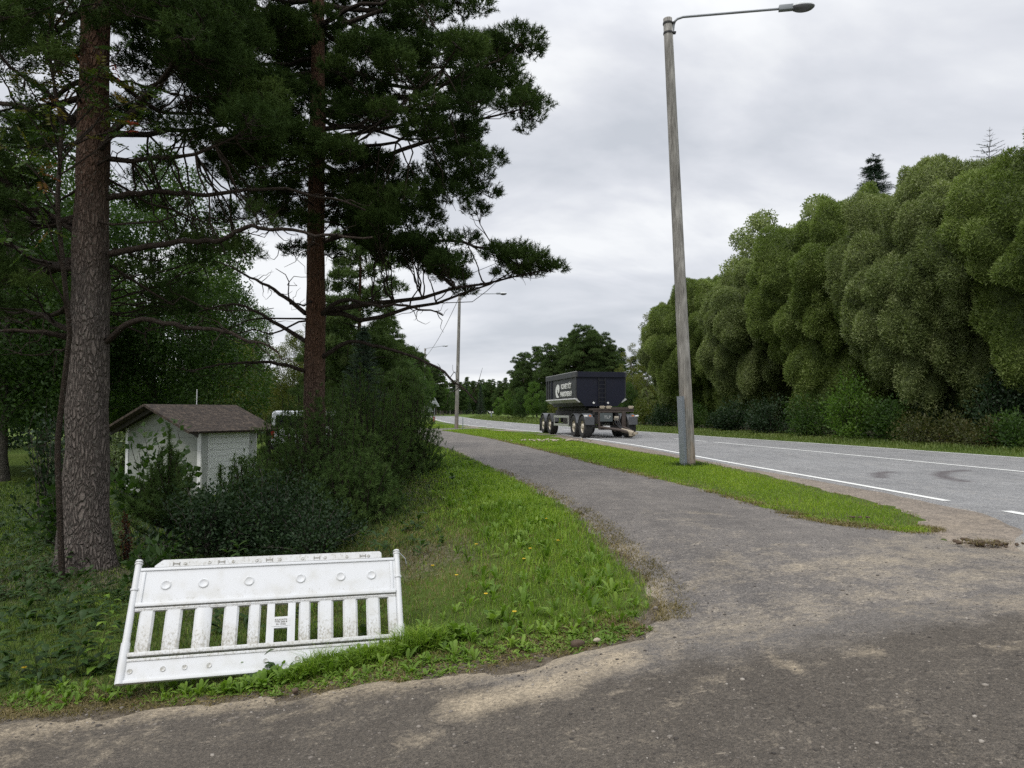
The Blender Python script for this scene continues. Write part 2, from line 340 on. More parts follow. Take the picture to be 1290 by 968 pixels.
def asphalt(name, dark, light, sandcol=(0.36, 0.30, 0.21), grain=160, wear=0.5, blendto=None):
    """old asphalt: aggregate grain, worn patches; attribute 'sand' = how much sand lies on it, 'mark' = tyre rubber"""
    m, t, b = mat_new(name); c = coords(t)
    big = noise(t, c, 0.45, 5, 0.6); mid = noise(t, c, 3.2, 8, 0.74); streak = noise(t, coords(t, 'Object', (2.2, 0.5, 1)), 1.3, 5, 0.6)
    fine = noise(t, c, grain, 2, 0.6); vv = voro(t, c, grain * 0.55)
    base = ramp(t, M_(t, 'ADD', M_(t, 'MULTIPLY', mid, 0.4), M_(t, 'ADD', M_(t, 'MULTIPLY', big, 0.3), M_(t, 'MULTIPLY', streak, 0.3))), [(0.36, dark), (0.62, light)])
    sp_ = ramp(t, M_(t, 'ADD', M_(t, 'MULTIPLY', fine, 0.55), M_(t, 'MULTIPLY', noise(t, c, grain * 0.33, 3, 0.7), 0.45)), [(0.36, (0.38, 0.38, 0.38)), (0.5, (0.92, 0.92, 0.92)), (0.66, (1.9, 1.82, 1.7))])
    base = mixc(t, 0.85, base, sp_, 'MULTIPLY')
    spk = noise(t, c, 38, 5, 0.8); spk2 = noise(t, coords(t, 'Object', (0.6, 1, 1)), 15, 6, 0.75)
    base = mixc(t, maprange(t, spk, 0.36, 0.43, 0.65, 0.0), base, tuple(x * 0.45 for x in dark))
    base = mixc(t, maprange(t, M_(t, 'ADD', M_(t, 'MULTIPLY', spk, 0.6), M_(t, 'MULTIPLY', spk2, 0.4)), 0.54, 0.62, 0.0, 0.55), base, tuple(min(0.6, x * 1.9) for x in light))
    cw = N(t, 'ShaderNodeVectorMath', operation='ADD'); t.links.new(c, cw.inputs[0]); cn = N(t, 'ShaderNodeTexNoise'); cn.inputs['Scale'].default_value = 2.2; cn.inputs['Detail'].default_value = 6; t.links.new(c, cn.inputs[0]); t.links.new(cn.outputs['Color'], cw.inputs[1])
    crk = maprange(t, voro(t, cw.outputs[0], 0.42, 'DISTANCE_TO_EDGE').outputs['Distance'], 0.001, 0.004, 0.5, 0.0)
    base = mixc(t, M_(t, 'MULTIPLY', crk, maprange(t, noise(t, c, 0.9, 3), 0.46, 0.56)), base, tuple(x * 0.3 for x in dark))
    st = voro(t, c, 34); stone = maprange(t, st.outputs['Distance'], 0.12, 0.2, 0.75, 0.0)
    sc1 = N(t, 'ShaderNodeSeparateColor'); t.links.new(st.outputs['Color'], sc1.inputs[0])
    stm = maprange(t, M_(t, 'ADD', M_(t, 'MULTIPLY', sc1.outputs[0], 0.55), M_(t, 'MULTIPLY', noise(t, c, 2.5, 4), 0.45)), 0.55, 0.66)
    base = mixc(t, M_(t, 'MULTIPLY', M_(t, 'MULTIPLY', stone, stm), wear), base, mixc(t, sc1.outputs[1], (0.08, 0.07, 0.062), (0.36, 0.32, 0.27)))
    if blendto:
        base = mixc(t, maprange(t, M_(t, 'ADD', attr(t, 'mark'), M_(t, 'MULTIPLY', M_(t, 'SUBTRACT', mid, 0.5), 1.2)), 0.2, 0.8), base, mixc(t, 0.8, blendto, sp_, 'MULTIPLY'))
    s = attr(t, 'sand'); sn = M_(t, 'ADD', M_(t, 'MULTIPLY', mid, 0.6), M_(t, 'ADD', M_(t, 'MULTIPLY', spk2, 0.4), M_(t, 'MULTIPLY', spk, 0.25)))
    f = maprange(t, M_(t, 'ADD', s, M_(t, 'MULTIPLY', M_(t, 'SUBTRACT', sn, 0.60), 3.0)), 0.30, 1.25, 0.0, 0.85, False)
    sc3 = mixc(t, maprange(t, spk, 0.3, 0.7), tuple(x * 0.62 for x in sandcol), tuple(x * 1.4 for x in sandcol))
    base = mixc(t, f, base, sc3)
    if not blendto: base = mixc(t, M_(t, 'MULTIPLY', attr(t, 'mark'), maprange(t, mid, 0.3, 0.6, 0.4, 0.75)), base, (0.05, 0.035, 0.037))
    t.links.new(base, b.inputs['Base Color']); b.inputs['Roughness'].default_value = 0.88; b.inputs['Specular IOR Level'].default_value = 0.25
    bump(t, b, M_(t, 'ADD', M_(t, 'MULTIPLY', vv.outputs['Distance'], 0.6), M_(t, 'ADD', fine, M_(t, 'MULTIPLY', stone, 0.6))), 0.7, 0.012)
    return m
m_road = asphalt('main_road_asphalt', (0.155, 0.155, 0.157), (0.275, 0.275, 0.273), grain=120, wear=0.2)
m_path = asphalt('path_asphalt', (0.10, 0.092, 0.086), (0.19, 0.173, 0.157), grain=150)
m_side = asphalt('side_road_asphalt', (0.072, 0.062, 0.051), (0.110, 0.096, 0.079), (0.37, 0.305, 0.215), grain=150, blendto=(0.14, 0.128, 0.116))
m_gravel = asphalt('gravel', (0.13, 0.11, 0.09), (0.26, 0.22, 0.18), (0.32, 0.26, 0.19), grain=70, wear=1.0)
m_white_line = paint('worn_white_line_paint', (0.72, 0.72, 0.68), 0.6, dirt=0.45, dcol=(0.25, 0.25, 0.25), scale=6)

# ------------------------------------------------------------------ polygons
def inside_sd(poly, X, Y):
    """signed distance (positive inside) to a polygon"""
    p = np.asarray(poly, float); q = np.roll(p, -1, 0)
    d = np.full(X.shape, 1e9); ins = np.zeros(X.shape, bool)
    for (x0, y0), (x1, y1) in zip(p, q):
        dx, dy = x1 - x0, y1 - y0; L = dx * dx + dy * dy + 1e-12
        tt = np.clip(((X - x0) * dx + (Y - y0) * dy) / L, 0, 1)
        d = np.minimum(d, np.hypot(X - x0 - tt * dx, Y - y0 - tt * dy))
        c = ((y0 > Y) != (y1 > Y)) & (X < (x1 - x0) * (Y - y0) / (y1 - y0 + 1e-12) + x0)
        ins ^= c
    return np.where(ins, d, -d)
def line_d(pts, X, Y):
    d = np.full(X.shape, 1e9)
    for (x0, y0), (x1, y1) in zip(pts[:-1], pts[1:]):
        dx, dy = x1 - x0, y1 - y0; L = dx * dx + dy * dy + 1e-12
        tt = np.clip(((X - x0) * dx + (Y - y0) * dy) / L, 0, 1)
        d = np.minimum(d, np.hypot(X - x0 - tt * dx, Y - y0 - tt * dy))
    return d
_g = np.random.default_rng(3).random((256, 256))
def vnoise(X, Y, s=1.0):
    x = np.asarray(X) / s + 100; y = np.asarray(Y) / s + 100
    i = np.floor(x).astype(int); j = np.floor(y).astype(int); fx = x - i; fy = y - j
    fx = fx * fx * (3 - 2 * fx); fy = fy * fy * (3 - 2 * fy)
    g = lambda a, b: _g[a % 256, b % 256]
    return (g(i, j) * (1 - fx) + g(i + 1, j) * fx) * (1 - fy) + (g(i, j + 1) * (1 - fx) + g(i + 1, j + 1) * fx) * fy
def fbm(X, Y, s): return (vnoise(X, Y, s) + 0.5 * vnoise(X, Y, s / 2.1) + 0.25 * vnoise(X, Y, s / 4.3)) / 1.75 - 0.5

pathL = [(546, 559.6), (575, 568.6), (624, 592.7), (672, 616), (717, 642), (745, 664), (770, 689), (795, 712), (810, 729), (826, 755), (828, 785)]
pathR = [(1172, 668), (1150, 672), (1057, 661), (990, 648), (900, 621), (763, 588), (686, 568), (620, 553), (565, 543.5)]
PL = [P(*p) for p in pathL]; PR = [P(*p) for p in pathR]
PR[-1] = (-4.0, 45.5)
path_poly = [(-6.9, 52), (-5.7, 43), (-4.2, 33)] + PL + [P(770, 830), P(820, 870), P(1290, 830), P(1500, 720), P(1400, 690), P(1290, 695), P(1230, 690), P(1190, 676)] + PR + [(-5.0, 49), (-2.7, 52.6), (-2.9, 54.6), (-6.2, 53.5), (-9, 62), (-14, 78), (-24, 100), (-27, 100), (-16.5, 77), (-11, 61)]
side_top = [(-500, 960), (-100, 925), (0, 917), (120, 903), (250, 888), (400, 872), (560, 856), (690, 838), (765, 818), (900, 798), (1000, 783), (1120, 765), (1290, 742), (1500, 722), (1900, 700)]
side_poly = [P(*p) for p in side_top] + [(12, 3), (14, -6), (-14, -6), (-12, 3)]
lawn_edge = [(-400, 940), (0, 896), (120, 888), (250, 878), (400, 864), (530, 847), (690, 819), (760, 803), (808, 788)]
LE = [P(*p) for p in lawn_edge]
lawn_poly = LE + PL[::-1][1:] + [(-4.4, 33), (-6, 43), (-12, 43), (-14, 20), (-9, 6)]
shoulder_poly = [P(*p) for p in [(1172, 664), (1157, 649), (1111, 636), (1069, 625), (960, 598), (874, 580), (800, 568.5)]] + [(3.0, 30.2), (1.9, 36), (-0.4, 46), (-5.2, 62), (-5, 64), (0, 62), (6.2, 36), (8, 20), (8, 6), P(1500, 735), P(1290, 735), P(1200, 700), P(1165, 672)]
# world strip (mown) between path and road
strip_poly = [P(*p) for p in [(1165, 665), (1150, 671), (1057, 661), (990, 648), (900, 621), (763, 588), (686, 568), (620, 553)]] + [(-4.0, 45.5), (-4.9, 49), (-2.7, 52.3), (-1.6, 50), (-0.7, 46), (1.7, 36.5), (2.8, 30.2)] + [P(*p) for p in [(800, 568.5), (874, 580), (960, 598), (1069, 625), (1111, 636), (1157, 649)]]
strip2_poly = [(-6.0, 54.6), (-3.2, 56), (-4.6, 62), (-9.5, 80), (-15, 100), (-22, 130), (-28, 128), (-22, 100), (-13, 78), (-8.6, 63)]

RL = [(4.1, -14), (4.1, 3), (4.2, 5.5), (4.5, 6.6), (5.2, 7.5), (5.35, 8.0), (5.65, 8.8), (5.6, 9.6), (5.6, 10.7), (5.45, 12.4), (4.95, 17), (4.65, 21.2), (4.3, 25.5), (3.75, 29.5), (3.15, 33.5), (1.95, 41), (-2.6, 58), (-7.3, 80), (-12.9, 117), (-18, 160), (-25, 196), (-42, 226), (-82, 250), (-170, 264), (-400, 280)]
RR = [(17, -14), (16.4, 3), (15.9, 6), (15.8, 7), (15.7, 8), (15.6, 8.5), (15.5, 9.5), (15.3, 10.5), (15.2, 11.5), (14.9, 13.5), (14.2, 18), (13.3, 22.5), (12.3, 27.3), (11.2, 31.6), (10.1, 36), (8.6, 43.5), (4.6, 60.5), (0.2, 82), (-5.6, 118), (-10.6, 159), (-17, 200), (-35, 235), (-79, 259), (-168, 273), (-400, 289)]
ROADL, ROADR = RL, RR
# ------------------------------------------------------------------ ground sheet
def grid_lines(fine_lo, fine_hi, step, lo, hi, growth=1.25):
    a = list(np.arange(fine_lo, fine_hi + 1e-6, step)); s = step
    while a[-1] < hi: s *= growth; a.append(a[-1] + s)
    s = step; b_ = []
    x = fine_lo
    while x > lo: s *= growth; x -= s; b_.append(x)
    return np.array(b_[::-1] + a)
def sheet(name, xs, ys, mat, zfun, keep=None, attrs=None):
    X, Y = np.meshgrid(xs, ys); Z = zfun(X, Y); n = len(xs)
    V = np.stack([X, Y, Z], -1).reshape(-1, 3)
    i, j = np.meshgrid(np.arange(len(xs) - 1), np.arange(len(ys) - 1)); a = (j * n + i).ravel()
    Fc = np.stack([a, a + 1, a + n + 1, a + n], -1)
    at_ = {k: f(X, Y).ravel() for k, f in (attrs or {}).items()}
    if keep is not None:
        kk = keep(X, Y).ravel(); ok = kk[Fc].any(1); Fc = Fc[ok]
        used = np.unique(Fc); remap = np.zeros(len(V), int); remap[used] = np.arange(len(used))
        V = V[used]; Fc = remap[Fc]; at_ = {k: v[used] for k, v in at_.items()}
    return put(name, mesh_np(name, V, Fc, mat, at_, smooth=True))
xs = grid_lines(-12, 19, 0.16, -1800, 1800, 1.07); ys = grid_lines(-1, 34, 0.16, -300, 3000, 1.05)
def soil_f(X, Y):
    edge = np.minimum(line_d(LE + PL[::-1][:1], X, Y), 9)
    s = np.clip(1 - edge / 0.45, 0, 1) * 0.9
    s = np.maximum(s, np.clip(1 - np.abs(inside_sd(path_poly, X, Y)) / 0.25, 0, 1) * 0.6)
    s = np.maximum(s, np.where((Y < 9) & (X < 2.6), np.clip(0.6 - inside_sd(lawn_poly, X, Y) / 0.15, 0, 0.95), 0))
    for (cx, cy_, rr, w) in [(-5.3, 9.2, 2.2, 0.75), (-3.4, 12.6, 3.4, 0.8), (-6, 12.0, 3.0, 0.7), (-2.6, 7.4, 1.3, .55), (-9, 15, 6, 0.4), (-1.2, 8.2, 1.5, .6)]:
        s = np.maximum(s, w * np.exp(-((X - cx) ** 2 + (Y - cy_) ** 2) / rr ** 2))
    s = np.maximum(s, np.where((X > 14) & (Y > 15) & (Y < 90), 0.6, 0) * np.clip((X - (20.3 - 0.14 * Y)) / 2.5, 0, 1))
    return s
def gz(X, Y):
    offroad = np.clip(-np.maximum(np.maximum(inside_sd(path_poly, X, Y), inside_sd(side_poly, X, Y)), -5) - 0.2, 0, 1)
    b_ = (fbm(X, Y, 2.2) * 0.16 + fbm(X, Y, 0.6) * 0.05) * offroad * np.where((X < 2.3) & (Y < 60), 1, 0)
    both = list(map(tuple, np.array(ROADL)[2:23])) + list(map(tuple, np.array(ROADR)[2:23][::-1]))
    inr = np.maximum(inside_sd(path_poly, X, Y), inside_sd(both, X, Y))
    return H(X, Y) + b_ - 0.10 * np.clip((inr - 0.25) / 0.8, 0, 1)
ground = tag(sheet('ground', xs, ys, m_ground, gz, attrs={'soil': soil_f}), kind='structure')

# ------------------------------------------------------------------ sand / dust distribution on the hard surfaces
sand_lines = [  # (pixel polyline, width m, weight)
    ([(420, 905), (700, 860), (1000, 800), (1290, 760)], 1.0, 0.15), ([(900, 700), (1100, 720), (1290, 720)], 0.9, 0.22), ([(700, 930), (1000, 890), (1290, 850)], 0.5, 0.08), ([(-100, 975), (200, 930)], 0.3, 0.3), ([(860, 650), (900, 720)], 0.5, 0.22),
    ([(-60, 945), (100, 915), (250, 893), (400, 874), (520, 862), (640, 845), (760, 820)], 0.20, 0.75),
    ([(600, 890), (690, 865), (770, 835)], 0.22, 1.15), ([(0, 945), (200, 905), (330, 893)], 0.10, 0.4),
    ([(300, 915), (430, 890), (560, 868)], 0.08, 0.35),
    ([(860, 800), (1000, 770), (1150, 745), (1290, 720)], 0.45, 0.45),
    ([(1060, 720), (1180, 700), (1290, 700), (1400, 690)], 0.5, 0.55),
    ([(1180, 672), (1220, 660), (1235, 655)], 0.5, 0.5), ([(1090, 690), (1170, 682), (1230, 690)], 0.3, 0.45),
    ([(870, 745), (905, 715), (920, 700)], 0.16, 0.5), ([(955, 808), (1005, 848)], 0.025, 0.6), ([(1000, 842), (1008, 850)], 0.04, 0.8),
    ([(820, 735), (850, 790), (850, 830)], 0.14, 0.55), ([(690, 620), (740, 655), (800, 700)], 0.10, 0.22),
    ([(760, 812), (980, 790)], 0.15, 0.4), ([(830, 960), (900, 965)], 0.10, 0.2)]
sand_w = [([P(*p) for p in l], w, k) for l, w, k in sand_lines]
spots = [(P(px, py), s_, k) for px, py, s_, k in [(885, 648, .18, .6), (905, 706, .2, .5), (935, 728, .3, .45), (1020, 718, .25, .55), (1095, 725, .22, .6), (800, 690, .2, .4), (1280, 765, .3, .5), (1190, 775, .25, .4), (620, 882, .2, .6), (1260, 820, .15, .4), (900, 575, .4, .4), (720, 595, .5, .3), (875, 610, .3, .35), (1110, 825, .1, .5), (520, 940, .12, .4), (980, 690, .2, .35)]]
def sand_f(X, Y):
    s = np.full(X.shape, 0.03)
    Xn = X + fbm(X, Y, 0.7) * 0.22; Yn = Y + fbm(X + 40, Y, 0.9) * 0.22
    for l, w, k in sand_w:
        d = line_d(l, Xn, Yn); s = np.maximum(s, k * np.exp(-(d / w) ** 2))
    for (x, y), s_, k in spots:
        s = np.maximum(s, k * np.exp(-(((Xn - x) / (s_ * 1.6)) ** 2 + ((Yn - y) / s_) ** 2)))
    return s + fbm(X, Y, 1.8) * 0.06
def zero_f(X, Y): return np.zeros(X.shape)
marks = [[P(*p) for p in l] for l in [[(1215, 594), (1190, 596), (1184, 600), (1196, 605), (1215, 608)], [(1120, 596), (1106, 598), (1110, 603)]]]
def overlay(name, poly, res, mat, off, rough_amp, dips=0.3, box=None, edge=0.0, noise_s=0.35, sandk=1.0, markf=None):
    p = np.array(poly); x0, y0 = p.min(0) - 0.6; x1, y1 = p.max(0) + 0.6
    if box: x0, y0, x1, y1 = max(x0, box[0]), max(y0, box[1]), min(x1, box[2]), min(y1, box[3])
    xs_ = np.arange(x0, x1 + res, res); ys_ = np.arange(y0, y1 + res, res)
    if y1 > 30: ys_ = np.concatenate([np.arange(y0, 14, res), grid_lines(14, 14.1, res, 14, y1, 1.03)])
    X, Y = np.meshgrid(xs_, ys_)
    sd = inside_sd(poly, X, Y) + fbm(X, Y, noise_s) * rough_amp + (vnoise(X, Y, 0.11) - 0.5) * 0.10
    zf = lambda X, Y: H(X, Y) + off * np.clip(sd / 0.10, -8, 1)
    return sheet(name, xs_, ys_, mat, zf, keep=lambda X, Y: sd > -0.1,
                 attrs={'sand': lambda X, Y: np.clip(sandk * sand_f(X, Y) + edge * np.exp(-np.clip(sd, 0, 9) / 0.12), 0, 1), 'mark': markf or zero_f})
tag(overlay('gravel_shoulder', shoulder_poly, 0.12, m_gravel, 0.008, 0.35, edge=0.2), kind='structure')
tag(overlay('footpath', path_poly, 0.07, m_path, 0.014, 0.26, edge=0.30), kind='structure')
tag(overlay('side_road', side_poly, 0.05, m_side, 0.028, 0.35, edge=0.25, box=(-9, 0.5, 11, 9), markf=lambda X, Y: np.clip(1.15 - line_d([P(*p) for p in side_top[7:]], X, Y) / 0.75, 0, 1)), kind='structure')

# main road : matched left / right edge points
RL = np.array(RL); RR = np.array(RR)
def dens(A, step0):
    t = [0.0]; k = np.arange(len(A))
    while t[-1] < len(A) - 1:
        i = min(int(t[-1]), len(A) - 2); seg = np.linalg.norm(A[i + 1] - A[i]); y = max(A[i][1], 4)
        t.append(min(t[-1] + step0 * max(1, y / 12) / seg, len(A) - 1))
    return np.array(t)
tt = dens(RL, 0.16); kk = np.arange(len(RL))
def smooth_line(A, t):
    n = len(A); i = np.clip(t.astype(int), 0, n - 2); f = (t - i)[:, None]
    p0 = A[np.clip(i - 1, 0, n - 1)]; p1 = A[i]; p2 = A[i + 1]; p3 = A[np.clip(i + 2, 0, n - 1)]
    L_ = np.linalg.norm(p2 - p1, axis=1)[:, None]
    m1 = (p2 - p0) / (np.linalg.norm(p2 - p0, axis=1)[:, None] + 1e-9) * L_; m2 = (p3 - p1) / (np.linalg.norm(p3 - p1, axis=1)[:, None] + 1e-9) * L_
    return (2 * f**3 - 3 * f**2 + 1) * p1 + (f**3 - 2 * f**2 + f) * m1 + (-2 * f**3 + 3 * f**2) * p2 + (f**3 - f**2) * m2
Lc = smooth_line(RL, tt); Rc = smooth_line(RR, tt)
Lc = Lc + np.stack([fbm(Lc[:, 1], Lc[:, 1] * 0, 0.5) * 0.12, 0 * Lc[:, 1]], 1)
nu = 70; u = np.linspace(0, 1, nu)
XY = Lc[:, None] * (1 - u)[None, :, None] + Rc[:, None] * u[None, :, None]
X, Y = XY[..., 0], XY[..., 1]; Z = H(X, Y) + 0.020
Z[:, 0] -= 0.05; Z[:, -1] -= 0.05
mk = np.zeros(X.shape)
for l in marks: mk = np.maximum(mk, np.clip(1.3 - line_d(l, X, Y) / 0.16, 0, 1))
# wheel-track wear and shoulder dirt
un = np.broadcast_to(u, X.shape)
tr = sum(np.exp(-((un - c_) / 0.055) ** 2) for c_ in (0.15, 0.38, 0.62, 0.85))
sandr = np.clip(0.10 * tr + np.clip(1 - un / 0.05, 0, 1) * 0.25 + 0.7 * np.exp(-((X - 4.4) ** 2 + (Y - 6.0) ** 2) / 1.4) + 0.02, 0, 1)
nr = len(tt); i, j = np.meshgrid(np.arange(nu - 1), np.arange(nr - 1)); a = (j * nu + i).ravel()
Fc = np.stack([a, a + 1, a + nu + 1, a + nu], -1)
tag(put('main_road', mesh_np('main_road', np.stack([X, Y, Z], -1).reshape(-1, 3), Fc, m_road, {'sand': sandr.ravel(), 'mark': mk.ravel()}, smooth=True)), kind='structure')
# painted lines
def road_pos(t, uu): return smooth_line(RL, t) * (1 - uu[:, None]) + smooth_line(RR, t) * uu[:, None]
def line_mesh(pts, w):
    pts = np.asarray(pts); T = np.gradient(pts, axis=0); T /= np.linalg.norm(T, axis=1)[:, None]; Nn = np.stack([-T[:, 1], T[:, 0]], 1)
    a_ = pts + Nn * w / 2; b_ = pts - Nn * w / 2; n = len(pts)
    V = np.concatenate([np.c_[a_, H(a_[:, 0], a_[:, 1]) + 0.025], np.c_[b_, H(b_[:, 0], b_[:, 1]) + 0.025]])
    k = np.arange(n - 1); return V, np.stack([k + n, k + n + 1, k + 1, k], -1)
def poly_resample(pts, step):
    pts = np.asarray(pts, float); k_ = np.arange(len(pts)); t = np.linspace(0, len(pts) - 1, max(4, int(np.linalg.norm(np.diff(pts, axis=0), axis=1).sum() / step)))
    return smooth_line(pts, t)
EL = [(6.0, 9.9), (5.8, 12.4), (5.3, 17.2), (5.0, 21.2), (4.65, 25.5), (4.1, 29.5), (3.5, 33.5), (2.3, 41), (-2.2, 58), (-6.9, 80), (-12.5, 117), (-17.6, 160), (-24.5, 196)]
CLn = [(11.6, 5), (11.0, 10), (10.5, 14.6), (10.1, 17.4), (9.5, 21.4), (8.9, 24.7), (8.2, 29.1), (7.2, 33.6)]
lines = [line_mesh(poly_resample(EL, 0.5), 0.13), line_mesh(poly_resample(CLn[:7], 0.5), 0.12), line_mesh(poly_resample([(6.12, 8.9), (6.22, 7.6)], 0.3), 0.14), line_mesh(poly_resample([(6.35, 5.6), (6.5, 4.0)], 0.3), 0.14)]
far_edge = poly_resample([(15.3, 4), (14.9, 11.5), (13.8, 18), (12.9, 22.5), (11.9, 27.3), (10.8, 31.6), (9.7, 36), (8.2, 43.5), (4.2, 60.5), (-0.2, 82), (-6.0, 118), (-11, 159), (-17.4, 200)], 0.6)
lines.append(line_mesh(far_edge, 0.11))
cd = poly_resample(CLn[5:] + [(5.8, 41), (1.3, 59), (-3.6, 81), (-9.2, 117), (-14.3, 160), (-21, 198)], 0.5)
s_ = np.r_[0, np.cumsum(np.linalg.norm(np.diff(cd, axis=0), axis=1))]
for k in range(22):
    m_ = (s_ > 9 * k + 5) & (s_ < 9 * k + 8.2)
    if m_.sum() >= 3: lines.append(line_mesh(cd[m_], 0.12))
Vs, Fs, o_ = [], [], 0
for V, Fq in lines: Vs.append(V); Fs.append(Fq + o_); o_ += len(V)
tag(put('road_marking', mesh_np('road_marking', np.concatenate(Vs), np.concatenate(Fs), m_white_line)), kind='structure')

# ------------------------------------------------------------------ vegetation generators
def leaf_quads(pos, d, L, W, r):
    """diamond leaves. pos,d (n,3); L,W (n,) """
    n = len(pos); side = unit(np.cross(d, rnd_dirs(n, r)))
    nrm = np.cross(d, side)
    L = np.broadcast_to(L, n)[:, None]; W = np.broadcast_to(W, n)[:, None]
    a = pos; b_ = pos + d * L * 0.45 + side * W * 0.5 + nrm * L * 0.05; c_ = pos + d * L - nrm * L * 0.06; e_ = pos + d * L * 0.45 - side * W * 0.5 + nrm * L * 0.05
    V = np.stack([a, b_, c_, e_], 1).reshape(-1, 3)
    return V, np.arange(4 * n).reshape(-1, 4)
def tri_needles(pos, d, L, W, r):
    n = len(pos); side = unit(np.cross(d, rnd_dirs(n, r))); L = np.broadcast_to(L, n)[:, None]; W = np.broadcast_to(W, n)[:, None]
    V = np.stack([pos - side * W / 2, pos + side * W / 2, pos + d * L], 1).reshape(-1, 3)
    return V, np.arange(3 * n).reshape(-1, 3)
def tufts(pos, d, n, Ls, L, W, r, tone=None, spread=0.95):
    """needle brushes along short shoots"""
    m = len(pos); P_ = np.repeat(pos, n, 0); D = np.repeat(d, n, 0)
    s = r.random(m * n)[:, None] * Ls
    nd = unit(D * (0.35 + 0.6 * r.random((m * n, 1))) + rnd_dirs(m * n, r) * spread)
    V, Fq = tri_needles(P_ + D * s, nd, L * (0.7 + 0.6 * r.random(m * n)), W, r)
    t = np.repeat(r.random(m) if tone is None else tone, n) * 0.7 + 0.3 * r.random(m * n)
    return V, Fq, np.repeat(t, 3)
def blades(x, y, z, h, w, r, lean=0.5, base_t=None):
    """grass blades, five vertices each"""
    n = len(x); a = r.random(n) * 2 * np.pi; la = r.random(n) * 2 * np.pi; ln = lean * h * (0.2 + r.random(n))
    sx, sy = np.cos(a) * w / 2, np.sin(a) * w / 2; dx, dy = np.cos(la) * ln, np.sin(la) * ln
    V = np.empty((n, 5, 3))
    for k, (s, f, hh) in enumerate([(-1, 0, 0), (1, 0, 0), (-0.75, 0.3, 0.6), (0.75, 0.3, 0.6), (0, 1, 1)]):
        V[:, k, 0] = x + s * sx + f * dx; V[:, k, 1] = y + s * sy + f * dy; V[:, k, 2] = z + hh * h * (1 - 0.25 * (f > 0.9))
    b_ = np.arange(n)[:, None] * 5
    F4 = np.concatenate([b_ + 0, b_ + 1, b_ + 3, b_ + 2], 1); F3 = np.concatenate([b_ + 2, b_ + 3, b_ + 4], 1)
    t = r.random(n) if base_t is None else np.clip(base_t + (r.random(n) - .5) * 0.4, 0, 1)
    return V.reshape(-1, 3), [F4, F3], np.repeat(t, 5)
def scatter(poly, dens_f, n_try, r, box=None):
    p = np.array(poly); x0, y0 = p.min(0); x1, y1 = p.max(0)
    x = x0 + r.random(n_try) * (x1 - x0); y = y0 + r.random(n_try) * (y1 - y0)
    sd = inside_sd(poly, x, y); k = (sd > 0) & (r.random(n_try) < dens_f(x, y, sd)); return x[k], y[k], sd[k]

def rock_arr(c, s, r, sub=1):
    bm = bmesh.new(); bmesh.ops.create_icosphere(bm, subdivisions=sub, radius=1.0)
    V = np.array([v.co[:] for v in bm.verts]); Fq = np.array([[v.index for v in f.verts] for f in bm.faces]); bm.free()
    V = V * (1 + (r.random((len(V), 1)) - 0.5) * 0.45); V = V * np.array([s, s * r.uniform(0.6, 1), s * r.uniform(0.4, 0.7)])
    a_ = r.random() * 6.28; M2 = np.array([[math.cos(a_), -math.sin(a_), 0], [math.sin(a_), math.cos(a_), 0], [0, 0, 1]]); return V @ M2.T + c, Fq

def curve_pts(p0, p1, sag=0.0, wob=0.1, n=7, r=rng, up=0.0):
    p0 = np.array(p0, float); p1 = np.array(p1, float); t = np.linspace(0, 1, n)[:, None]
    L = np.linalg.norm(p1 - p0)
    pts = p0 * (1 - t) + p1 * t
    pts[:, 2] += (np.sin(t[:, 0] * np.pi) * (-sag) * L + up * L * (t[:, 0] ** 2 - t[:, 0]))
    w = np.cumsum(r.normal(size=(n, 3)) * wob * L / n, 0); w -= w[0]; w = w - t * w[-1] * 0.8
    return pts + w
def trunk_arr(h, r0, r1, r, n=14, lean=(0, 0), wob=0.05, m=18, flare=1.35, rough=0.0):
    t = np.linspace(0, 1, m); pts = np.stack([lean[0] * t + np.cumsum(r.normal(size=m)) * wob / m * h * 0.3, lean[1] * t + np.cumsum(r.normal(size=m)) * wob / m * h * 0.3, t * h], 1)
    pts -= pts[0]; pts[0, 2] = -0.25
    rad = r0 + (r1 - r0) * t; rad = rad * (1 + (flare - 1) * np.exp(-t * h / 0.35) + 0.012 * r.normal(size=m))
    V, Fc = tube_arr(pts, rad, n)
    if rough:
        c = np.repeat(pts, n, 0); d = V - c; zq = np.clip(V[:, 2], 0, 9); aq = np.arctan2(d[:, 1], d[:, 0]); d = d * (1 + 0.28 * np.exp(-zq / 0.22) * (1 + np.cos(aq * 4 + 0.7) * 0.9) + 0.02 * np.sin(aq * 11 + V[:, 2] * 0.7))[:, None]; V = c + d * (1 + rough * (vnoise(np.arctan2(d[:, 1], d[:, 0]) * 1.6 + 9, V[:, 2] * 2.5, 1.0)[:, None] - 0.5))
    return V, Fc, pts, rad

def clump(c, rad, ns, r, flat=0.65, shell=0.45):
    """shoot positions and directions in one needle clump"""
    d = rnd_dirs(ns, r); d[:, 2] = np.abs(d[:, 2]) * 0.9 + d[:, 2] * 0.1 - 0.15; d = unit(d)
    q = (shell + (1 - shell) * r.random(ns) ** 0.6)[:, None]
    pos = c + d * q * rad * np.array([1, 1, flat])
    dd = unit(d * np.array([1, 1, 0.6]) + np.array([0, 0, 0.75]) + r.normal(size=(ns, 3)) * 0.3)
    return pos, dd

